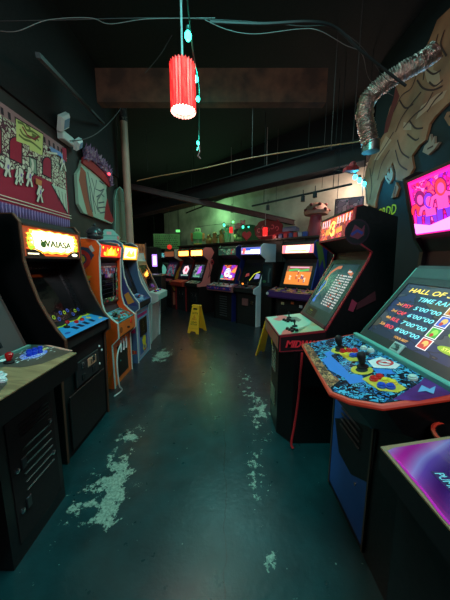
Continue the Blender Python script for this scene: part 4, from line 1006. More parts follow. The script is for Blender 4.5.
for (x, y, m) in ((343, 353.5, RB), (349, 353, RB), (355, 353, RB), (346, 358, YB), (353, 358, BB), (358, 358, BB), (374, 382, RB), (380, 380, RB), (386, 384, YB), (393, 386, YB), (382, 389, BB), (391, 390, BB), (371, 353, WB), (413, 381, WB), (364, 350.5, WB)):
    a = q(x, y); button(r, cpf, a[0], a[1], m, .0118, .010)
def scr2(b, x0, y0, x1, y1):
    b.rect(x0, y0, x1, y1, art([(26, 36, 54), (34, 46, 66), (52, 58, 66), (28, 40, 72), (58, 56, 50)], 22, .03, em=.8, stretch=(1, .4, 1), linecol=(20, 26, 40)))
    Y = mat((250, 226, 90), em=1.3); Cc = mat((120, 226, 235), em=1.2); R_ = mat((235, 70, 80), em=1.2); O = mat((235, 170, 70), em=1.1); Wt = mat((230, 235, 235), em=1.1)
    W_, H = x1 - x0, y1 - y0
    def T(s, x, y, ww, m, h=.022): b.text(s, x0 + x + ww / 2, y0 + y, ww, h, m, shear=.25)
    T('HALL OF SUPER', .045, .262, .34, Y, .024); T('TIME RANKING', .13, .222, .27, Cc, .022)
    for i, (n_, nm, sc) in enumerate((('2nd', 'PSY', "5'00\"00"), ('3rd', 'CAP', "6'00\"00"), ('4th', 'RUL', "7'00\"00"), ('5th', 'IRO', "8'00\"00"))):
        y = .176 - i * .040
        T(n_, .040, y + .003, .032, O, .015); T(nm, .082, y, .050, R_, .019); T(sc, .150, y, .135, Cc, .020)
    T('YOUR BEST', .175, .022, .08, O, .011)
    for i, c in enumerate(((210, 60, 50), (70, 180, 60), (60, 100, 210), (200, 150, 60))):
        y = .018 + i * .052; b.rect(x0 + .30, y0 + y, x0 + .35, y0 + y + .048, Wt); b.rect(x0 + .304, y0 + y + .003, x0 + .346, y0 + y + .045, mat(c, em=.9)); b.disc(x0 + .327, y0 + y + .026, .013, mat((235, 200, 110) if i != 1 else (150, 230, 90), em=.9)); b.disc(x0 + .322, y0 + y + .014, .008, mat((200, 60, 50), em=.8))
    for i in range(3):
        y = .05 + i * .055; b.disc(x0 + .43, y0 + y, .05, mat((150, 190, 40), em=.9), .014); b.text('STAGE', x0 + .43, y0 + y, .06, .012, mat((230, 240, 120), em=1.2))
bzf = monitor(r, (.305, 1.07), (.578, 1.425), w - .045, mat((24, 44, 46), .4), .56, .045, .34, mat((20, 30, 36), .15), scr2)
b = MB(bzf); b.lift = .0135
b.rect(-.305, .375, .305, .43, mat((36, 72, 70), .4)); b.build('bezel_band', r)
q = uv(loc, 0, bzf); a = q(398, 351)
b = MB(Frame(bzf.p(a[0], a[1], .006), bzf.x, bzf.y)); b.box(-.03, -.014, .03, .03, 0, .012, mat((166, 196, 190), .4), .003); b.lift = .0135; b.rect(-.02, -.006, .02, .022, art([(30, 50, 50), (130, 170, 160), (60, 90, 90)], 60, .05)); b.build('sticker_card', r)
MG = art([(235, 30, 130), (250, 60, 100), (215, 20, 160), (240, 40, 60), (150, 20, 190), (255, 90, 170), (225, 25, 110)], 26, .07, em=1.5, linecol=(120, 0, 90), warp=1.4)
def mq2(b, w, L):
    b.rect(-w * .49, .02, w * .49, L - .02, mat((245, 30, 150), em=1.6))
    b.rect(-w * .47, .03, w * .47, L - .03, MG)
    D = mat((150, 10, 110), em=.9); Rr = mat((250, 50, 60), em=1.4); P = mat((255, 70, 160), em=1.4); V = mat((110, 40, 220), em=1.5)
    # a crowd of standing figures
    for (x, s, cc, hc) in ((-.25, .86, Rr, D), (-.20, .74, P, V), (-.13, 1.0, P, Rr), (-.03, .95, Rr, P), (.06, 1.05, P, V), (.16, .9, Rr, D), (.25, 1.0, P, Rr)):
        h = L * .62 * s; y = .04
        for g, e in ((D, .012), (cc, 0)):
            b.stroke([(x - .028, y), (x - .02, y + h * .4), (x, y + h * .5)], .026 + e, V if g is cc else g); b.stroke([(x + .03, y), (x + .02, y + h * .4), (x, y + h * .5)], .026 + e, V if g is cc else g)
            b.stroke([(x, y + h * .4), (x, y + h * .78)], .055 + e, g); b.stroke([(x - .06, y + h * .5), (x - .045, y + h * .7), (x, y + h * .76), (x + .05, y + h * .68), (x + .06, y + h * .88)], .018 + e, g)
            b.disc(x, y + h * .9, .026 + e / 2, hc if g is cc else g, .034 + e / 2)
        b.disc(x + .002, y + h * .88, .017, P, .022);
    b.poly([(-w * .47, .02), (w * .47, .02), (w * .47, .04), (w * .3, .07), (w * .1, .05), (-.05, .08), (-.2, .05), (-w * .47, .07)], mat((255, 120, 250), em=2.2))
lit_marquee(r, (.548, 1.57), (.470, 1.835), w - .045, mq2, mat((240, 20, 130), em=1.6), mat((60, 40, 44), .4), .012)
# blue front plate with a black louvred patch
FRT = Frame((.29, 0, 0), (0, -1, 0), (0, 0, 1)); q = uv(loc, 0, FRT)
b = MB(FRT); b.box(-.495, .04, -.10, .86, 0, .006, noisy((34, 88, 176), (48, 108, 196), 2, .4)); b.lift = .0072
b.poly([q(*p_) for p_ in ((336, 418), (340, 452), (352, 474), (368, 482), (375, 458), (378, 432), (360, 420))], mat((12, 14, 18), .35)); b.build('front_plate', r)
vents(r, Frame(FRT.p(0, 0, .008), FRT.x, FRT.y), -.29, .50, .2, 4, .035, MATTE)
for v in (-.497, -.096):
    b = MB(FRT); b.box(v - .006, .02, v + .006, .86, 0, .012, mat((110, 96, 84), .4, .6)); b.build('corner_trim', r)
b = MB(); b.lathe(.29, -.31, [(0, .912), (.07, .912), (.078, .95), (.07, .952), (.066, .925), (0, .925)], BLACK, 24); b.box(.29, -.32, .34, -.25, .90, .915, BLACK); ch_ = b.build('cup_holder', r, True)
b = MB(); b.tube([(.29 + .079 * math.cos(a_ * PI / 12), -.31 + .079 * math.sin(a_ * PI / 12), .95) for a_ in range(25)], .006, mat((226, 70, 48), .35), 6); b.build('orange_rim', ch_, True)
b = MB(FRT); b.lathe(-.2, .30, [(.008, .006), (.008, .012), (0, .013)], CHROME, 10); b.build('bolt', r, True)
# round stool-like cup holder beside the panel
p = on_z(447, 413, .93)
r2 = empty('cup_holder', (.66, .585, .955), 0, 'round black cup holder with orange red rim below the pink marquee machine panel', 'cup holder') if False else None

# ---- nearest right machine with purple top
w = .70; loc = (.39, .215, 0)
r = empty('arcade_cabinet', loc, 0, 'nearest right black machine with glossy purple swirled control panel, bottom right corner', 'arcade cabinet')
body(r, w, [(.06, 0), (.06, .86), (.0, .93), (.0, .985), (.36, .985), (.56, 1.5), (.46, 1.6), (.46, 1.85), (.85, 1.85), (.85, 0)], mat((10, 10, 12), .5), th=0)
cpf = seg((0, .988), (.36, .988)); q = uv(loc, 0, cpf)
m = bpy.data.materials.new('purple_swirl'); m.use_nodes = True; nt = m.node_tree; N = nt.nodes; L_ = nt.links; bs = N['Principled BSDF']
tc = N.new('ShaderNodeTexCoord'); wv = N.new('ShaderNodeTexWave'); wv.wave_type = 'RINGS'; wv.rings_direction = 'Z'; wv.inputs['Scale'].default_value = 2.1; wv.inputs['Distortion'].default_value = 2.2; wv.inputs['Detail'].default_value = 2; wv.inputs['Detail Scale'].default_value = 1.2
mp = N.new('ShaderNodeMapping'); mp.inputs['Location'].default_value = (-.35, .1, 0); L_.new(tc.outputs['Object'], mp.inputs[0]); L_.new(mp.outputs[0], wv.inputs['Vector'])
rp = N.new('ShaderNodeValToRGB'); e = rp.color_ramp.elements; e[0].position = 0; e[0].color = lin((48, 20, 96)); e[1].position = .45; e[1].color = lin((100, 66, 160)); x = e.new(.7); x.color = lin((150, 130, 200)); x = e.new(1.0); x.color = lin((176, 30, 140))
L_.new(wv.outputs['Fac'], rp.inputs[0]); L_.new(rp.outputs[0], bs.inputs['Base Color']); bs.inputs['Roughness'].default_value = .18; bs.inputs['Coat Weight'].default_value = .5
b = MB(cpf); b.prism([(-.35, 0), (.35, 0), (.35, .30), (-.405, .30)], 0, .004, mat((150, 126, 92), .4)); b.lift = .0048
b.poly([(-.345, .03), (-.335, .008), (.345, .006), (.345, .294), (-.395, .294)], m); b.build('control_panel', r)
b = MB(cpf); b.lift = .0056; a = q(438, 475); c = q(456, 493)
dx, dy = c[0] - a[0], c[1] - a[1]; ang = math.atan2(dy, dx); mx_, my_ = (a[0] + c[0]) / 2, (a[1] + c[1]) / 2; LL = math.hypot(dx, dy)
ca, sa = math.cos(ang), math.sin(ang)
def rot(x, y): return (mx_ + x * ca - y * sa, my_ + x * sa + y * ca)
b.poly([rot(-.6 * LL, -.008), rot(-.55 * LL, -.015), rot(.55 * LL, -.015), rot(.6 * LL, .015), rot(-.5 * LL, .015)], mat((20, 40, 90), .3))
b.text('PUMP', mx_, my_, LL * .95, .020, mat((140, 225, 240), .3), rot=ang); b.build('panel_lettering', r)
b = MB(cpf); b.lift = .0052; e1 = [q(*p_) for p_ in ((397, 462), (410, 478), (424, 494), (440, 517), (450, 527))]
b.stroke([(x, max(.006, y)) for x, y in e1], .006, mat((220, 40, 180), .3)); b.build('pink_edge', r)

# ================================================================ BACK ROW (turned 45 degrees, facing the aisle)
R45 = PI / 4
def bpos(d, S): return Vector(((S + d * math.sqrt(2)) / 2, (S - d * math.sqrt(2)) / 2, 0))
BPROF = [(.10, 0), (.10, .72), (0, .76), (0, .86), (.20, .93), (.40, 1.42), (.42, 1.50), (.24, 1.60), (.24, 1.80), (.34, 1.86), (.80, 1.86), (.80, 0)]
BIN = [(.12, 0), (.12, .72), (.02, .77), (.02, .85), (.22, .92), (.42, 1.42), (.44, 1.51), (.27, 1.61), (.27, 1.79), (.35, 1.84), (.79, 1.84), (.79, 0)]
def back_cab(label, d0, d1, S0, smat, tmat, mq, mqm, scr, cpm, boxm, lower=None, cpw=0.0, screen=True, coin=True, group=None):
    w = d1 - d0
    r = empty('arcade_cabinet', bpos((d0 + d1) / 2, S0), R45, label, 'arcade cabinet', group)
    sides(r, w, BPROF, smat, tmat); body(r, w, BIN, lower or MATTE)
    lit_marquee(r, (.248, 1.61), (.248, 1.79), w - .045, mq, mqm, BLACK, .012)
    if screen:
        monitor(r, (.215, .95), (.412, 1.43), w - .045, mat((26, 26, 30), .35), w * .76, .06, .45, mat((20, 22, 30), .2), scr)
    pw = w + cpw
    if cpw:
        b = MB(lateral(pw / 2)); b.prism([(-.04, .74), (-.06, .77), (-.06, .865), (.20, .925), (.2, .76)], 0, pw, boxm); b.build('control_box', r)
        f = seg((-.06, .866), (.20, .926))
    else:
        f = seg((.02, .856), (.215, .925))
    b = MB(f); L = .26 if cpw else .2; hw = pw / 2 - (.0 if cpw else .022); b.box(-hw, 0, hw, L, 0, .004, boxm); b.lift = .0055; b.rect(-hw + .01, .01, hw - .01, L - .01, cpm); b.build('control_panel', r)
    if coin: coin_door(r, seg((.118, 0), (.118, .72)), 0, .45, .3, .3, 2)
    return r, w, f
SAL = mat((232, 122, 118), .5); SALD = mat((150, 50, 56), .5)
def rs(w): return Frame((0, -w / 2 - 0.0008, 0), (1, 0, 0), (0, 0, 1))
BLU = mat((30, 36, 110), .4)

# B0 side-art machine at far left of the row
r, w, f = back_cab('far left machine of back row with pink white hood and red yellow painted side', -7.3, -6.72, 6.0, mat((60, 22, 24), .5), None, None, mat((120, 70, 40), em=.8),
    lambda b, x0, y0, x1, y1: b.rect(x0, y0, x1, y1, art([(60, 120, 120), (30, 40, 60), (160, 60, 70)], 20, .05, em=.4)), mat((180, 60, 50), .4), mat((90, 30, 30), .4))
b = MB(rs(w)); b.lift = .002
b.poly([(.25, 1.58), (.25, 1.84), (.5, 1.84), (.76, 1.68), (.7, 1.52), (.46, 1.48)], noisy((220, 150, 150), (226, 200, 196), 4, .5)); b.poly([(.44, 1.47), (.72, 1.5), (.76, 1.2), (.42, 1.15)], RD); b.poly([(.3, 1.12), (.42, 1.3), (.76, 1.3), (.76, .92), (.22, .92)], YL); b.ring(.52, 1.08, .07, .13, mat((40, 60, 130), .5)); b.disc(.52, 1.08, .06, mat((220, 200, 180), .5))
b.poly([(.02, .88), (.7, .9), (.74, .3), (.4, .3), (.1, .7)], noisy((170, 160, 50), (190, 110, 80), 6, .5)); b.poly([(.14, .5), (.6, .45), (.7, .1), (.14, .1)], mat((190, 110, 90), .5)); b.build('side_artwork', r)
# B1
def s1(b, x0, y0, x1, y1):
    b.rect(x0, y0, x1, y1, mat((26, 30, 40), em=.6)); cx = (x0 + x1) / 2; b.poly([(cx - .14, y0 + .18), (cx - .1, y0 + .33), (cx + .05, y0 + .36), (cx + .15, y0 + .26), (cx + .1, y0 + .1), (cx - .05, y0 + .08)], mat((240, 190, 200), em=1.2))
    b.poly([(cx - .05, y0 + .2), (cx + .0, y0 + .3), (cx + .08, y0 + .25), (cx + .04, y0 + .14)], mat((220, 80, 110), em=1)); b.rect(x0 + .04, y0 + .04, x1 - .04, y0 + .07, mat((150, 200, 180), em=.7)); b.stroke([(x0 + .08, y0 + .02), (cx, y0 + .12), (x1 - .05, y0 + .05)], .012, mat((200, 210, 200), em=.8))
OMQ = lambda b, w, L: b.rect(-w * .44, L * .15, w * .44, L * .85, mat((255, 160, 60), em=7.0))
r, w, f = back_cab('back row machine with short orange marquee, white pink picture on screen and red topped panel', -6.52, -5.95, 6.0, mat((60, 22, 24), .5), mat((150, 40, 44), .4), OMQ, mat((220, 110, 30), em=1.5), s1, mat((210, 90, 60), .4), mat((170, 56, 44), .4), lower=mat((34, 40, 44), .5), cpw=.02)
b = MB(seg((.118, 0), (.118, .72))); b.lift = .002; b.box(-.255, 0, -.235, .70, 0, .02, mat((160, 40, 44), .4)); b.box(.235, 0, .255, .70, 0, .02, mat((160, 40, 44), .4)); b.build('red_edging', r)
# B2
def s2(b, x0, y0, x1, y1):
    b.rect(x0, y0, x1, y1, art([(90, 120, 120), (50, 70, 80), (150, 170, 160), (60, 60, 90)], 14, .04, em=.55)); b.poly([(x0 + .15, y0 + .1), (x0 + .2, y0 + .33), (x0 + .3, y0 + .36), (x0 + .33, y0 + .15)], mat((170, 90, 220), em=1)); b.rect(x0 + .03, y0 + .02, x1 - .1, y0 + .06, mat((120, 200, 160), em=.6))
r, w, f = back_cab('back row machine with bright orange marquee and salmon pink side panel', -5.90, -5.34, 6.0, mat((26, 16, 18), .5), None, lambda b, w, L: b.rect(-w * .46, L * .12, w * .46, L * .88, mat((255, 170, 66), em=8.0)), mat((230, 120, 30), em=1.6), s2, art([(140, 190, 160), (60, 80, 70), (200, 200, 170)], 16, .05), mat((30, 40, 36), .4))
b = MB(rs(w)); b.lift = .002
b.poly([(.25, 1.62), (.25, 1.80), (.34, 1.85), (.56, 1.85), (.66, 1.72), (.52, 1.50), (.44, 1.50)], SAL); b.poly([(.44, 1.51), (.6, 1.54), (.58, 1.3), (.50, 1.1), (.34, .88), (.02, .86), (.02, .78), (.2, .93), (.38, 1.36)], SAL); b.poly([(.03, .77), (.5, .78), (.5, 1.05), (.36, 1.0), (.2, .92)], SAL)
b.ring(.58, 1.44, .03, .07, mat((170, 40, 50), .5)); b.disc(.58, 1.44, .03, BLACK); b.stroke([(.46, 1.42), (.5, 1.2), (.42, 1.0)], .03, SALD); b.build('side_artwork', r)
# B3
def m3(b, w, L):
    b.rect(-w * .46, L * .12, w * .46, L * .88, art([(70, 120, 90), (40, 70, 60), (110, 150, 120), (150, 60, 60), (60, 100, 90)], 18, .05, em=.45)); b.text('BOUNTY', 0, L * .5, w * .6, L * .3, mat((170, 200, 170), em=.6)) if False else None
def s3(b, x0, y0, x1, y1):
    b.rect(x0, y0, x1, y1, art([(150, 60, 200), (90, 60, 190), (220, 110, 60), (200, 60, 120)], 9, .03, em=.9)); cx = (x0 + x1) / 2
    b.poly([(x0, y0), (x0 + .12, y0), (x0 + .1, y0 + .1), (x0, y0 + .14)], mat((60, 160, 170), em=.8)); b.disc(cx - .04, y0 + .19, .1, mat((235, 235, 240), em=1.3), .12); b.stroke([(cx - .13, y0 + .22), (cx, y0 + .28), (cx + .05, y0 + .16)], .02, mat((70, 80, 210), em=1.1)); b.disc(cx - .04, y0 + .16, .03, mat((210, 80, 150), em=1)); b.disc(cx + .1, y0 + .09, .06, mat((235, 235, 235), em=1.2), .04); b.poly([(cx + .06, y0 + .2), (x1 - .02, y1 - .05), (x1 - .02, y0 + .2)], mat((240, 150, 50), em=1.2)); b.rect(x0 + .02, y0 + .01, x1 - .1, y0 + .03, mat((240, 150, 60), em=1))
r, w, f = back_cab('back row machine with colourful cartoon screen, blue and red panel front and dark blue side', -4.74, -4.10, 6.0, (mat((26, 34, 92), .4), BLACK), None, m3, mat((50, 90, 70), em=.4), s3, art([(200, 150, 140), (60, 40, 50), (210, 110, 110), (160, 190, 200)], 16, .05), mat((150, 90, 90), .4), cpw=.22, coin=False)
b = MB(seg((-.06, .77), (-.06, .865))); b.lift = .001; b.rect(-w / 2 - .105, .004, w / 2 + .105, .092, BLU); b.rect(-w / 2 - .09, .03, w / 2 + .09, .07, art([(200, 50, 80), (60, 70, 200), (220, 110, 130), (40, 50, 150)], 22, .05)); b.build('panel_front', r)
vents(r, seg((.118, 0), (.118, .72)), .0, .1, .26, 9, .06, mat((70, 74, 78), .35))
b = MB(rs(w)); b.lift = .002; b.poly([(.3, .1), (.7, .06), (.78, .6), (.5, .9), (.4, .5)], mat((36, 60, 140), .4)); b.stroke([(.3, .2), (.5, .24), (.7, .2)], .04, mat((180, 60, 70), .5)); b.stroke([(.42, .5), (.46, .7), (.52, .62), (.56, .8)], .02, mat((120, 170, 220), .4)); b.stroke([(.3, 1.0), (.4, 1.2), (.36, 1.3)], .04, mat((160, 70, 50), .5)); b.build('side_artwork', r)
b = MB(f)
for i, x in enumerate((-.3, -.13, .05, .24)): joystick(r, f, x, .15, mat((60, 60, 70), .3), h=.06)
# B4
def m4(b, w, L):
    b.rect(-w * .46, L * .12, w * .46, L * .88, mat((60, 90, 190), em=1.2)); b.poly([(-w * .46, L * .2), (w * .46, L * .15), (w * .46, L * .5), (-w * .46, L * .5)], mat((255, 250, 250), em=2.6)); b.rect(-.0, L * .55, w * .45, L * .68, mat((235, 240, 255), em=2)); b.poly([(-w * .46, L * .15), (-w * .3, L * .15), (-w * .25, L * .8), (-w * .4, L * .85)], mat((230, 90, 90), em=1.6)); b.rect(-w * .2, L * .25, w * .4, L * .36, mat((220, 60, 70), em=1.4))
r, w, f = back_cab('back row machine with blue and white lit marquee, dark cockpit and pale side panel', -3.97, -3.36, 6.0, (noisy((186, 204, 216), (222, 228, 230), 2, .4), BLACK), None, m4, mat((120, 120, 190), em=1.2), None, art([(60, 56, 64), (120, 120, 120), (150, 60, 60), (40, 50, 50)], 18, .05), mat((40, 36, 42), .4), screen=False, coin=False)
b = MB(seg((.215, .95), (.412, 1.43))); b.box(-w / 2 + .03, .0, w / 2 - .03, .5, 0, .01, BLACK); b.lift = .012; b.rect(-.18, .05, .25, .30, mat((20, 22, 30), .2)); b.stroke([(-.02, .08), (.08, .24), (.22, .3)], .022, mat((214, 224, 60), em=.8)); b.poly([(.1, .12), (.24, .14), (.24, .24), (.14, .26)], mat((150, 150, 220), em=.7)); b.poly([(-.17, .16), (-.06, .2), (-.08, .26), (-.16, .24)], mat((170, 60, 60), em=.5)); b.build('screen', r)
b = MB(seg((.118, 0), (.118, .72))); b.lift = .002; b.box(-.12, .46, .05, .62, 0, .02, mat((130, 80, 80), .4)); b.box(.13, .5, .2, .58, 0, .02, CHROME); b.build('coin_door', r)
for sx in (-1, 1):
    j = empty('steering_yoke', (0, 0, 0)) if sx == -1 else None
    if j:
        j.parent = r
        b = MB(f); b.tube([f.p(0, .10, 0), f.p(0, .02, .10)], .022, MATTE, 10); b.build('yoke_column', j, True)
        b = MB(f); b.tube([f.p(-.13, .06, .16), f.p(-.12, .02, .10), f.p(0, .01, .09), f.p(.12, .02, .10), f.p(.13, .06, .16)], .016, mat((60, 58, 60), .4), 10); b.build('yoke_grips', j, True)
        b = MB(f); b.ball(f.p(0, .0, .12), .02, mat((255, 130, 40), em=2.0), 10); b.build('fire_button', j, True)
# B6
def m6(b, w, L):
    b.rect(-w * .46, L * .12, w * .46, L * .88, mat((255, 205, 150), em=3.5)); b.poly([(-w * .46, L * .12), (-w * .38, L * .12), (-w * .36, L * .88), (-w * .46, L * .88)], mat((235, 110, 140), em=1.8)); b.poly([(w * .36, L * .12), (w * .46, L * .12), (w * .46, L * .88), (w * .4, L * .88)], mat((235, 110, 150), em=1.8)); b.stroke([(-w * .3, L * .3), (-w * .1, L * .34), (w * .1, L * .28), (w * .3, L * .34)], .02, mat((255, 160, 90), em=2.2))
def s6(b, x0, y0, x1, y1):
    b.rect(x0, y0, x1, y1, mat((226, 130, 50), em=1.0)); b.rect(x0, y1 - .12, x1, y1, mat((150, 100, 70), em=.8)); cx = (x0 + x1) / 2
    b.stroke([(x0 + .05, y1 - .10), (cx - .05, y1 - .07), (cx + .05, y1 - .1), (x1 - .06, y1 - .07)], .04, mat((80, 190, 90), em=.9)); b.rect(x0 + .06, y1 - .04, x1 - .06, y1 - .015, mat((230, 160, 190), em=1))
    rnd = random.Random(9)
    for i in range(9):
        x = rnd.uniform(x0 + .06, x1 - .06); y = y0 + rnd.uniform(.05, .22); b.stroke([(x, y), (x + rnd.uniform(-.02, .02), y + .06)], .022, mat(((180, 50, 60), (60, 60, 130), (240, 210, 160))[i % 3], em=.9)); b.disc(x, y + .075, .014, mat((240, 210, 170), em=1))
PURP = mat((70, 36, 96), .4)
r, w, f = back_cab('back row machine with wide purple control panel, orange battle screen and bright peach marquee', -2.86, -2.15, 6.0, (mat((40, 50, 130), .4), BLACK), None, m6, mat((230, 130, 120), em=1.6), s6, art([(90, 50, 130), (60, 40, 90), (180, 150, 90), (120, 90, 170), (200, 120, 100)], 15, .05), PURP, cpw=.20, coin=False)
b = MB(rs(w)); b.lift = .002; b.poly([(.26, 1.82), (.5, 1.84), (.74, 1.4), (.7, 1.0), (.5, 1.2), (.44, 1.45)], mat((110, 140, 60), .4)); b.poly([(.44, 1.3), (.6, 1.5), (.7, 1.3), (.6, 1.1)], mat((70, 60, 150), .4)); b.poly([(.3, .95), (.7, .95), (.6, .6), (.2, .7)], mat((120, 140, 170), .4)); b.build('side_artwork', r)
for x in (-.34, -.12, .12, .34):
    joystick(r, f, x, .15, mat((160, 60, 60), .3), h=.05)
    for k in range(2): button(r, f, x + .06 + .04 * k, .10, mat((200, 180, 90), .3), .013)
FB = seg((.118, 0), (.118, .72))
for (x, z, c) in ((-.2, .62, (200, 200, 150)), (.02, .65, (200, 110, 60)), (.2, .60, (190, 190, 200))):
    b = MB(FB); b.box(x - .03, z - .02, x + .03, z + .03, 0, .02, mat(c, .4), .004); b.build('coin_slot', r)
b = MB(FB); b.box(-.25, .1, .25, .5, 0, .01, BLACK, .004); b.build('coin_door', r)
b = MB(seg((-.06, .77), (-.06, .865))); b.lathe(-w / 2 - .1, .05, [(.03, 0), (.03, .01), (0, .012)], mat((190, 190, 195), .4), 16); b.build('round_badge', r, True)
# slim display between them
r = empty('display_cabinet', bpos(-3.12, 6.15), R45, 'slim black cabinet with dark framed glass, squeezed beside the pale side panel', 'display cabinet')
b = MB(Frame((0, .14, 0), (1, 0, 0), (0, 0, 1))); b.prism([(.02, 0), (.02, .9), (.06, 1.45), (.5, 1.45), (.5, 0)], 0, .28, BLACK); b.build('body', r)
f = seg((.02, .9), (.06, 1.45))
b = MB(f); b.box(-.138, .02, .138, .53, 0, .015, mat((14, 14, 16), .3), .004); b.lift = .016; b.rect(-.115, .05, .115, .50, mat((24, 34, 40), .1)); b.stroke([(.05, .12), (.04, .3), (.07, .42)], .04, mat((60, 80, 84), .3)); b.disc(-.06, .14, .05, mat((40, 90, 60), .4), .03); b.build('glass_front', r)
# tall dark side of another machine behind the MIDWAY one is hidden; pinkish sign panel leaning on the ledge
def ledge(px, S=7.5):
    a = (px - 225) / FPX; y = S / (1 + a); return Vector((a * y, y, 2.0))
p = ledge(349); p = Vector((1.92, 3.92, 0))

# ================================================================ TOYS ON THE LEDGE
GRN = mat((90, 150, 90), .5); WOODF = mat((176, 130, 70), .5); PNK = mat((196, 84, 96), .5)
def blob(c, r_, m, sc=(1, 1, 1)): 
    b = MB(); b.ball(c, r_, m, 14, sc); return b
p = ledge(198.5); r = empty('toy_robot', p, R45 - PI / 2 + PI / 4, 'green boxy robot toy with orange sides at left end of the ledge', 'toy')
b = MB(); b.box(-.13, -.09, .13, .09, .0, .05, WOODF, .01); b.build('base', r)
for sx in (-1, 1):
    b = MB(); b.box(sx * .09 - .04, -.05, sx * .09 + .04, .05, .05, .18, GRN, .01); b.build('leg', r)
    b = MB(); b.box(sx * .19 - .035, -.05, sx * .19 + .035, .05, .12, .38, mat((190, 110, 60), .5), .01); b.build('arm', r)
b = MB(); b.box(-.15, -.08, .15, .08, .18, .40, GRN, .02); b.lift = .002; b.build('torso', r)
b = MB(); b.box(-.09, -.07, .09, .07, .40, .54, mat((150, 180, 130), .5), .02); b.box(-.05, -.085, -.02, -.07, .45, .49, BLACK); b.box(.02, -.085, .05, -.07, .45, .49, BLACK); b.build('head', r)
for (px, h, lab, c1, c2) in ((209, .30, 'small tan wooden doll just right of the green robot on the ledge', (176, 130, 70), (130, 90, 50)), (215, .36, 'taller tan doll with raised arms beside the wooden doll on the ledge', (190, 150, 90), (120, 100, 60)),
                             (222, .42, 'yellow brown figure left of the tall mint figure on the ledge', (180, 150, 80), (110, 120, 70)), (227.5, .50, 'tall mint green figure behind the small red lantern on the ledge', (110, 190, 130), (80, 140, 100))):
    p = ledge(px, 7.5); r = empty('toy_figure', p, 0, lab, 'toy', 'toys on the ledge') if False else empty('toy_figure', p, 0, lab, 'toy')
    b = MB(); b.lathe(0, 0, [(.07, 0), (.10, .1 * h / .4), (.09, h * .5), (.05, h * .62), (.03, h * .66)], mat(c1, .5), 14); b.build('body', r, True)
    b = MB(); b.ball((0, 0, h * .8), h * .19, mat(c1, .5), 12, (1, 1, 1.05)); b.build('head', r, True)
    for sx in (-1, 1):
        b = MB(); b.tube([(sx * .06, 0, h * .52), (sx * .13, -.02, h * .55), (sx * .15, -.03, h * (.8 if h in (.36, .50) else .35))], .025, mat(c2, .5), 8); b.build('arm', r, True)
    b = MB(); b.ball((-.025, -h * .17, h * .84), .016, BLACK, 8); b.build('eye', r); b = MB(); b.ball((.025, -h * .17, h * .84), .016, BLACK, 8); b.build('eye', r)
p = ledge(249, 7.75); r = empty('green_hill', p, 0, 'big dark green rounded plush hump at the middle of the ledge', 'plush')
b = MB(); b.ball((0, 0, .16), .34, mat((50, 104, 62), .9), 20, (1.1, .4, .9)); b.v = [(x, y, max(0, z)) for x, y, z in b.v]; b.build('hump', r, True)
p = ledge(239, 7.42); r = empty('green_plush', p, 0, 'small light green plush in front of the hump, beside the red cushion', 'plush')
b = MB(); b.ball((0, 0, .07), .11, mat((90, 170, 90), .8), 14, (1.3, .7, .65)); b.build('body', r, True); b = MB(); b.ball((-.1, -.02, .15), .06, mat((110, 190, 100), .8), 12); b.build('head', r, True)
p = ledge(246, 7.4); b = MB(Frame((0, 0, 0), (1, 0, 0), (0, 0, 1))); hp = []
for i in range(32):
    t = 2 * PI * i / 32; hp.append((.0075 * 16 * math.sin(t) ** 3, .14 + .0085 * (13 * math.cos(t) - 5 * math.cos(2 * t) - 2 * math.cos(3 * t) - math.cos(4 * t))))
b.prism(hp, 0, .07, mat((176, 40, 46), .6)); o_ = b.build('heart_cushion', label='dark red heart shaped cushion on the ledge before the green hump', cat='cushion'); o_.location = p
p = ledge(238, 7.7); r = empty('plush_animal', p + Vector((0, 0, 0)), 0, 'pinkish grey plush animal sitting high behind the small red lantern', 'plush')
b = MB(); b.box(-.13, -.1, .13, .1, 0, .36, mat((40, 60, 44), .7), .02); b.build('box_seat', r)
b = MB(); b.ball((0, 0, .45), .11, mat((170, 120, 120), .9), 14, (1.1, .8, .9)); b.build('body', r, True); b = MB(); b.ball((.12, -.04, .53), .075, mat((180, 130, 126), .9), 12); b.build('head', r, True)
for sx in (-1, 1):
    b = MB(); b.ball((.12 + sx * .05, -.03, .60), .028, mat((170, 110, 110), .9), 8); b.build('ear', r, True)
# red cloud letters sign
p = ledge(267, 7.8); r = empty('red_sign', p, -PI / 4, 'large dark red scalloped sign with curly lettering on the ledge behind a red lantern', 'sign')
SF = Frame((0, 0, 0), (1, 0, 0), (0, 0, 1)); b = MB(SF); sp_ = []
for i in range(60):
    t = 2 * PI * i / 60; k = 1 + .09 * abs(math.sin(t * 5)); sp_.append((.42 * k * math.cos(t), .28 + .25 * k * math.sin(t)))
b.prism(sp_, 0, .03, mat((132, 30, 44), .5)); b.build('board', r)
b = MB(SF); b.lift = .031
for i in range(5): b.ring(-.28 + i * .14, .28 + .05 * (i % 2), .035, .06, mat((226, 96, 110), .4), a0=.5 + i, a1=5.4 + i)
b.stroke([(-.35, .14), (-.1, .10), (.15, .13), (.35, .12)], .02, mat((220, 90, 100), .4)); b.build('lettering', r)
p = ledge(287, 7.62); r = empty('red_crab_toy', p, -PI / 4, 'red and grey crouching toy vehicle between red sign and mushroom on the ledge', 'toy')
b = MB(); b.box(-.30, -.1, .1, .1, .03, .16, mat((186, 50, 60), .5), .03); b.build('body', r); b = MB(); b.box(-.12, -.09, .22, .09, .16, .27, mat((120, 120, 150), .5), .04); b.build('cabin', r)
for x in (-.2, .03):
    b = MB(Frame((x, -.1, .05), (1, 0, 0), (0, 0, 1))); b.lathe(0, 0, [(.05, 0), (.05, .03), (0, .03)], BLACK, 14); b.build('wheel', r, True)
BLK = []
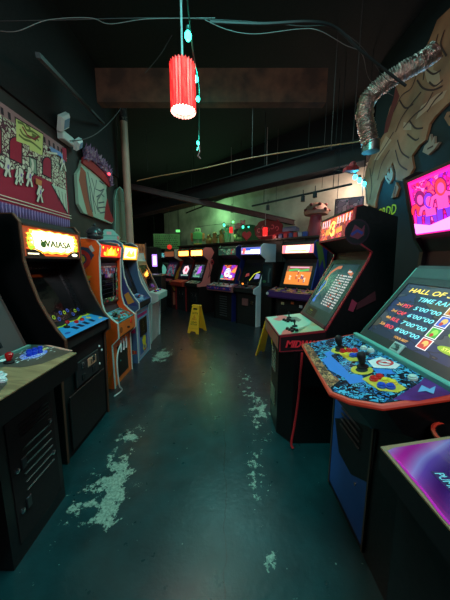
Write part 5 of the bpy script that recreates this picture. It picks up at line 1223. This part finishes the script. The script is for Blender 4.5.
for i, (px, c) in enumerate(((274, (176, 40, 50)), (279.5, (60, 70, 120)), (284.5, (180, 44, 54)), (289.5, (70, 80, 130)), (294, (190, 60, 60)), (298.5, (150, 150, 160)), (303, (60, 80, 150)))):
    p = ledge(px, 7.28); b = MB(); b.box(-.045, -.035, .045, .035, 0, .10, mat(c, .4), .008)
    o_ = b.build('toy_block', label=['first red block from left end of the block row on the ledge', 'dark blue block right of the first red block', 'red block between the two blue ones', 'slate blue block in the middle right of the row', 'light red block before the grey one', 'pale grey block near the mushroom', 'bright blue block under the mushroom figure'][i], cat='block', group='coloured blocks on the ledge'); o_.location = p; o_.rotation_euler = (0, 0, -PI / 4)
p = ledge(312.5, 7.62); r = empty('mushroom_lamp', p, 0, 'tall pink mushroom statue with spotted cap standing on the ledge', 'statue')
b = MB(); b.lathe(0, 0, [(.17, 0), (.18, .1), (.14, .25), (.12, .40), (.13, .5), (.05, .52)], mat((150, 54, 66), .6), 18); b.build('stem', r, True)
b = MB(); b.lathe(0, 0, [(.06, .44), (.24, .46), (.26, .53), (.2, .64), (.1, .70), (0, .715)], mat((176, 130, 110), .6), 20); b.build('cap', r, True)
b = MB(); rnd = random.Random(1)
for k in range(7):
    b = MB(); a = PI + PI * (k + .5) / 7; z = .53 + .1 * (k % 2); rr = .255 if k % 2 == 0 else .2; b.ball((rr * math.cos(a), rr * math.sin(a), z + .02), .04, mat((120, 50, 50), .6), 8, (1, 1, .8)); b.build('spot', r, True)
# pink picture panel behind MIDWAY marquee
p = on_y(348, 218, 4.0); r = empty('picture_panel', (p.x, 4.0, 2.0), -.5, 'reddish pink picture panel hung behind the red edged machine marquee', 'picture')
b = MB(Frame((0, 0, 0), (1, 0, 0), (0, 0, 1))); b.box(-.2, .0, .2, .42, -.01, .01, mat((60, 30, 36), .6)); b.build('frame', r)
b = MB(Frame((0, 0, 0), (1, 0, 0), (0, 0, 1))); b.lift = .012; b.rect(-.18, .02, .18, .40, art([(170, 70, 80), (190, 110, 110), (120, 50, 60), (150, 80, 90)], 10, .03, rough=.5)); b.build('print', r)
for sx in (-.17, .17):
    b = MB(); b.tube([(sx, 0, .42), (sx, 0, CEIL - 2.0)], .004, MATTE, 6); b.build('hanging_wire', r)
# stand for a yellow sign etc: wet floor signs
def wet_sign(loc, rz, label):
    r = empty('wet_floor_sign', loc, rz, label, 'wet floor sign', 'yellow wet floor signs')
    Yl = mat((236, 178, 40), .4); H = .57
    for s, nm in ((-1, 'front_board'), (1, 'back_board')):
        o = Vector((0, s * .16, 0)); up = Vector((0, -s * .13, H))
        f = Frame(o, (-s * -1, 0, 0) if s == 1 else (1, 0, 0), up)
        if s == 1: f = Frame(o, (-1, 0, 0), up)
        hw = .135; tw = .085
        b = MB(f)
        outl = [(-hw, 0), (-hw + .06, 0), (-.05, .045), (.05, .045), (hw - .06, 0), (hw, 0), (hw - .01, .1), (tw, H * .97), (tw - .02, H), (-tw + .02, H), (-tw, H * .97), (-hw + .01, .1)]
        b.prism(outl[:], -.008, .008, Yl); b.lift = .0095
        b.rect(-.05, H - .08, .05, H - .045, BLACK)
        b.rect(-hw + .02, .10, hw - .02, .108, mat((200, 140, 30), .5))
        b.build(nm, r)
        if s == -1:
            b = MB(f); b.lift = .0105; b.text('CAUTION', 0, H - .15, .14, .04, BLACK); b.text('WET FLOOR', 0, .19, .16, .035, BLACK); b.text('CUIDADO', 0, .235, .14, .03, BLACK)
            b.stroke([(-.05, .29), (0, .38), (.05, .29), (-.05, .29)], .008, mat((200, 50, 30), .4)); b.stroke([(-.01, .30), (.01, .33), (-.01, .35)], .01, mat((200, 50, 30), .4)); b.build('printed_warning', r)
    b = MB(); b.box(-.1, -.035, .1, .035, H - .02, H + .005, Yl, .01); b.build('hinge', r)
wet_sign((-.585, 5.1, 0), -.45, 'yellow folding wet floor sign standing open in the aisle before the back row')
wet_sign((.69, 3.75, 0), .9, 'yellow wet floor sign half hidden behind the red edged machine')

# ================================================================ FAR LEFT AREA
r = empty('bar_counter', (-2.10, 7.3, 0), 0, 'tall narrow counter with pale top and black cloth skirt in the far left corner', 'counter')
b = MB(); b.box(-.33, -.3, .33, .3, 1.06, 1.10, mat((120, 110, 96), .4), .006); b.build('counter_top', r)
b = MB(); 
n = 40; vs = []
for i in range(n):
    t = i / n; per = t * 4; sd = int(per); q_ = per - sd
    x, y = [(-.31 + .62 * q_, -.28), (.31, -.28 + .56 * q_), (.31 - .62 * q_, .28), (-.31, .28 - .56 * q_)][sd]
    k = 1 + .03 * (i % 2); vs += [(x * k, y * k, 0.002), (x, y, 1.06)]
b.add(vs, [(2 * i, (2 * i + 2) % (2 * n), (2 * i + 3) % (2 * n), 2 * i + 1) for i in range(n)], mat((20, 20, 22), .9)); b.build('cloth_skirt', r)
r = empty('arcade_cabinet', (-2.23, 9.2, 0), PI / 2, 'distant mint green arcade cabinet behind the tall counter with pale blue marquee', 'arcade cabinet')
w = .6; sides(r, w, BPROF, mat((60, 110, 96), .5), mat((120, 190, 170), .4)); body(r, w, BIN, MATTE)
lit_marquee(r, (.248, 1.61), (.248, 1.79), w - .045, None, art([(90, 190, 200), (180, 220, 210), (60, 120, 140)], 16, .05, em=.6))
monitor(r, (.215, .95), (.412, 1.43), w - .045, mat((26, 40, 40), .35), .44, .06, .45, mat((20, 30, 30), .2), lambda b, x0, y0, x1, y1: b.poly([(x0 + .02, y0), (x0 + .3, y0), (x0 + .2, y1 - .1), (x0 + .1, y1)], mat((90, 170, 150), em=.6)))
# green written board
p = on_y(167, 242, 9.4); r = empty('notice_board', (p.x, 9.4, 1.92), 0, 'pale green board covered in rows of dark writing in the far corner', 'board')
b = MB(Frame((0, 0, 0), (1, 0, 0), (0, 0, 1))); b.box(-.5, 0, .5, .56, -.02, .02, mat((60, 70, 50), .6)); b.build('frame', r)
b = MB(Frame((0, 0, 0), (1, 0, 0), (0, 0, 1))); b.lift = .022; b.rect(-.48, .02, .48, .54, noisy((96, 120, 84), (110, 170, 100), 2, .6)); rnd = random.Random(4)
for j in range(6):
    x = -.42
    while x < .38:
        l = rnd.uniform(.02, .07); b.rect(x, .08 + j * .075, x + l, .105 + j * .075, mat((40, 54, 36), .7)); b.lift -= .0002; x += l + .03
b.lift += .0002; b.build('writing', r)
for sx in (-.45, .45):
    b = MB(); b.tube([(sx, 0, .56), (sx, 0, CEIL - 1.92)], .006, MATTE, 6); b.build('hanging_wire', r)
p = on_y(169.5, 247, 8.0); r = empty('red_globe', (p.x, p.y, p.z), 0, 'small round red globe lamp before the green written board', 'lamp')
b = MB(); b.ball((0, 0, 0), .075, mat((200, 40, 30), em=.9), 14); b.build('globe', r, True); b = MB(); b.tube([(0, 0, .07), (0, 0, CEIL - p.z)], .006, MATTE, 6); b.build('cord', r)
# purple-white lit vending screen
p = on_y(155.5, 260, 8.6); r = empty('vending_machine', (-2.62, 8.5, 0), 0, 'dark vending machine with small violet white lit window in the far left corner', 'vending machine')
px0 = p.x + 2.62
b = MB(); b.box(-.45, 0, .35, .6, 0, 1.95, mat((30, 16, 20), .6), .02); b.build('body', r)
b = MB(Frame((0, 0, 0), (1, 0, 0), (0, 0, 1))); b.box(px0 - .08, 1.30, px0 + .08, 1.70, 0, .02, mat((170, 130, 250), em=1.6)); b.lift = .022; b.rect(px0 - .04, 1.36, px0 + .05, 1.64, mat((245, 230, 255), em=2.2)); b.build('lit_window', r)
b = MB(Frame((0, 0, 0), (1, 0, 0), (0, 0, 1))); b.box(-.38, 1.5, -.18, 1.82, 0, .02, mat((100, 26, 40), .5)); b.box(-.38, 1.12, -.18, 1.44, 0, .02, mat((100, 26, 40), .5)); b.box(-.4, .98, .1, 1.06, 0, .02, mat((150, 40, 30), em=.3)); b.build('red_panels', r)
# tall amber lit screen
p = on_y(141, 272, 6.2); q_ = on_y(141, 244, 6.2); r = empty('folding_screen', (p.x, 6.2, 0), .5, 'tall amber lit brown patterned panel standing behind the left row', 'screen')
b = MB(Frame((0, 0, 0), (1, 0, 0), (0, 0, 1))); b.box(-.13, 0, .13, q_.z, -.02, .02, noisy((90, 50, 30), (214, 140, 80), 16, .5, stretch=(1, 1, .4)), .004); b.build('panel', r)
b = MB(Frame((0, 0, 0), (1, 0, 0), (0, 0, 1))); b.box(-.15, 0, -.12, q_.z + .03, -.025, .03, mat((60, 36, 26), .6)); b.box(.12, 0, .15, q_.z + .03, -.025, .03, mat((60, 36, 26), .6)); b.build('frame', r)
lamp('amber_light', 'POINT', (p.x + .25, 5.75, 1.75), 1.2, (1.0, .6, .3), .05)
p = on_y(178, 231, 9.0); r = empty('exit_light', p, 0, 'tiny green glowing lamp box above the written board', 'lamp')
b = MB(Frame((0, 0, 0), (1, 0, 0), (0, 0, 1))); b.box(-.07, -.04, .07, .04, 0, .02, mat((120, 255, 130), em=.9)); b.build('glow_face', r)
b = MB(); b.box(-.08, 0, .08, .06, -.05, .05, MATTE); b.tube([(0, .03, .05), (0, .03, CEIL - p.z)], .006, MATTE, 6); b.build('housing', r)

# ================================================================ LAMPS AND LIGHT STRINGS
def lantern(loc, s, label, power):
    r = empty('red_lantern', loc, 0, label, 'hanging lamp')
    n = 48; H = .30 * s; R_ = .088 * s
    Ra, Rb = mat((235, 20, 26), em=1.0), mat((255, 50, 44), em=1.25)
    b = MB(); vs = []; zs = [0, .03, .2, .4, .6, .8, .97, 1.0]
    for k, z in enumerate(zs):
        for i in range(n):
            a = 2 * PI * i / n; rr = R_ * (1 + .035 * (1 if i % 2 else -1)) * (1.02 if k in (0, 7) else 1)
            vs.append((rr * math.cos(a), rr * math.sin(a), z * H + (.012 * s if (k in (0, 7) and i % 2) else 0)))
    for k in range(len(zs) - 1):
        for i in range(n):
            j = (i + 1) % n; b.add([], [], Ra)
    b.v = vs; ia, ib = b.mi(Ra), b.mi(Rb)
    for k in range(len(zs) - 1):
        for i in range(n):
            j = (i + 1) % n; b.f.append((k * n + i, k * n + j, k * n + n + j, k * n + n + i)); b.fm.append(ib if ((i // 2) + k) % 3 == 0 else ia)
    b.f.append(tuple(range((len(zs) - 1) * n, len(zs) * n))); b.fm.append(ia)
    b.build('lamp_shade', r)
    b = MB(); b.lathe(0, 0, [(0, .03 * s), (R_ * .93, .031 * s), (R_ * .93, .05 * s)], mat((255, 236, 205), em=7 if s > .8 else 4), 24); b.build('diffuser', r)
    b = MB(); b.tube([(0, 0, H), (0, 0, CEIL - loc[2])], .006 * s + .002, mat((150, 140, 140), .5), 8); b.build('cord', r)
    b = MB(); b.lathe(0, 0, [(.02 * s, H), (.025 * s, H + .02), (.01 * s, H + .05)], BLACK, 12); b.build('cap', r, True)
    lamp('lantern_light', 'POINT', (0, 0, -.03), power, (1.0, .62, .5), .06 * s, parent=r)
p = on_y(183.5, 113, 2.0)
lantern((p.x, 2.0, p.z), 1.0, 'large ribbed red cylinder lamp glowing white below, hanging over the aisle', 20)
p = on_y(265, 236, 5.95); lantern((p.x, 5.95, p.z), .62, 'small red hanging lantern before the scalloped red sign', 1.5)
p = on_y(231, 233, 6.9); lantern((p.x, 6.9, p.z), .50, 'smallest red hanging lantern before the tall mint figure', 1.0)
def led_string(label, pts, ends, color, em=7, power=1.2, rad=.017, group=None):
    o = Vector(pts[0]); r = empty('light_string', o, 0, label, 'string lights', group)
    b = MB(); b.tube([Vector(q) - o + Vector((.015, 0, .03)) for q in smooth_path(ends, 5)], .005, mat((30, 60, 50), .5), 6); b.build('cable', r)
    for q in pts:
        v = Vector(q) - o
        b = MB(); b.ball(v, rad, mat(color, em=em), 10, (1, 1, 1.3)); bo_ = b.build('bulb', r, True)
        b = MB(); b.lathe(v.x, v.y, [(rad * .6, v.z + rad * 1.1), (rad * .6, v.z + rad * 2.4), (0, v.z + rad * 2.4)], mat((20, 50, 40), .5), 8); b.build('socket', bo_)
        lamp('bulb_light', 'POINT', v + Vector((0, 0, -rad * 1.8)), power, tuple(lin(color)[:3]), rad, parent=r)
P_ = [on_y(188, 36, 1.75), on_y(196, 79, 2.5), on_y(198, 99, 3.0), on_y(198, 143, 4.2)]
over = [Vector((-.26, 1.2, 3.55)), Vector((-.2, .6, 3.7)), Vector((-.1, -.2, 3.8))]
led_string('teal glowing light string running along the ceiling beside the red lamp', P_, [over[2], over[1], over[0]] + P_ + [on_y(199, 160, 4.6)], (50, 250, 215), 9, 1.6, .021)
p = on_y(199, 152, 4.3); b = MB(); b.tube([(0, 0, .12), (.01, 0, 0), (-.02, 0, -.06), (.02, 0, -.10)], .012, mat((150, 40, 50), .5), 8); b.tube([(0, 0, .1), (-.03, 0, .02)], .01, WHT, 8); o_ = b.build('plug_tangle', label='red and white plug tangle at the far end of the teal light string', cat='plug'); o_.location = p
Q_ = [on_y(355, 177, 3.9), on_y(359.5, 180.5, 3.9), on_y(364, 184, 3.9)]
led_string('three bright cyan bulbs clustered left of the big mural figure', Q_, [on_y(335, 172, 3.95)] + Q_ + [on_y(366, 205, 3.95)], (50, 205, 255), 7, 2.2, .03)
p = on_y(351, 169, 3.7); b = MB(); b.box(-.09, -.05, .09, .05, -.03, .03, mat((200, 60, 70), .5), .02); b.tube([(0, 0, .03), (0, 0, CEIL - p.z)], .005, MATTE, 6); b.ball((.02, 0, .05), .05, mat((200, 70, 80), .5), 10); o_ = b.build('red_fixture', label='small red fixture hanging just above the cyan bulb cluster', cat='fixture'); o_.location = p
S_ = [on_y(224, 225, 7.0), on_y(243, 227, 7.0), on_y(248.5, 227.5, 7.0)]
led_string('small teal and green bulbs strung over the toys on the ledge', S_, [on_y(196, 228, 7.4)] + S_ + [on_y(262, 229, 6.6)], (60, 235, 190), 3, .8, .03)
p = on_y(233, 222, 7.0)
b = MB(); b.ball((0, 0, 0), .03, mat((90, 255, 120), em=3), 10); b.tube([(0, 0, .02), (0, 0, CEIL - p.z)], .004, MATTE, 6)
o_ = b.build('green_bulb', label='single green bulb on a thin wire above the ledge figures', cat='bulb'); o_.location = p
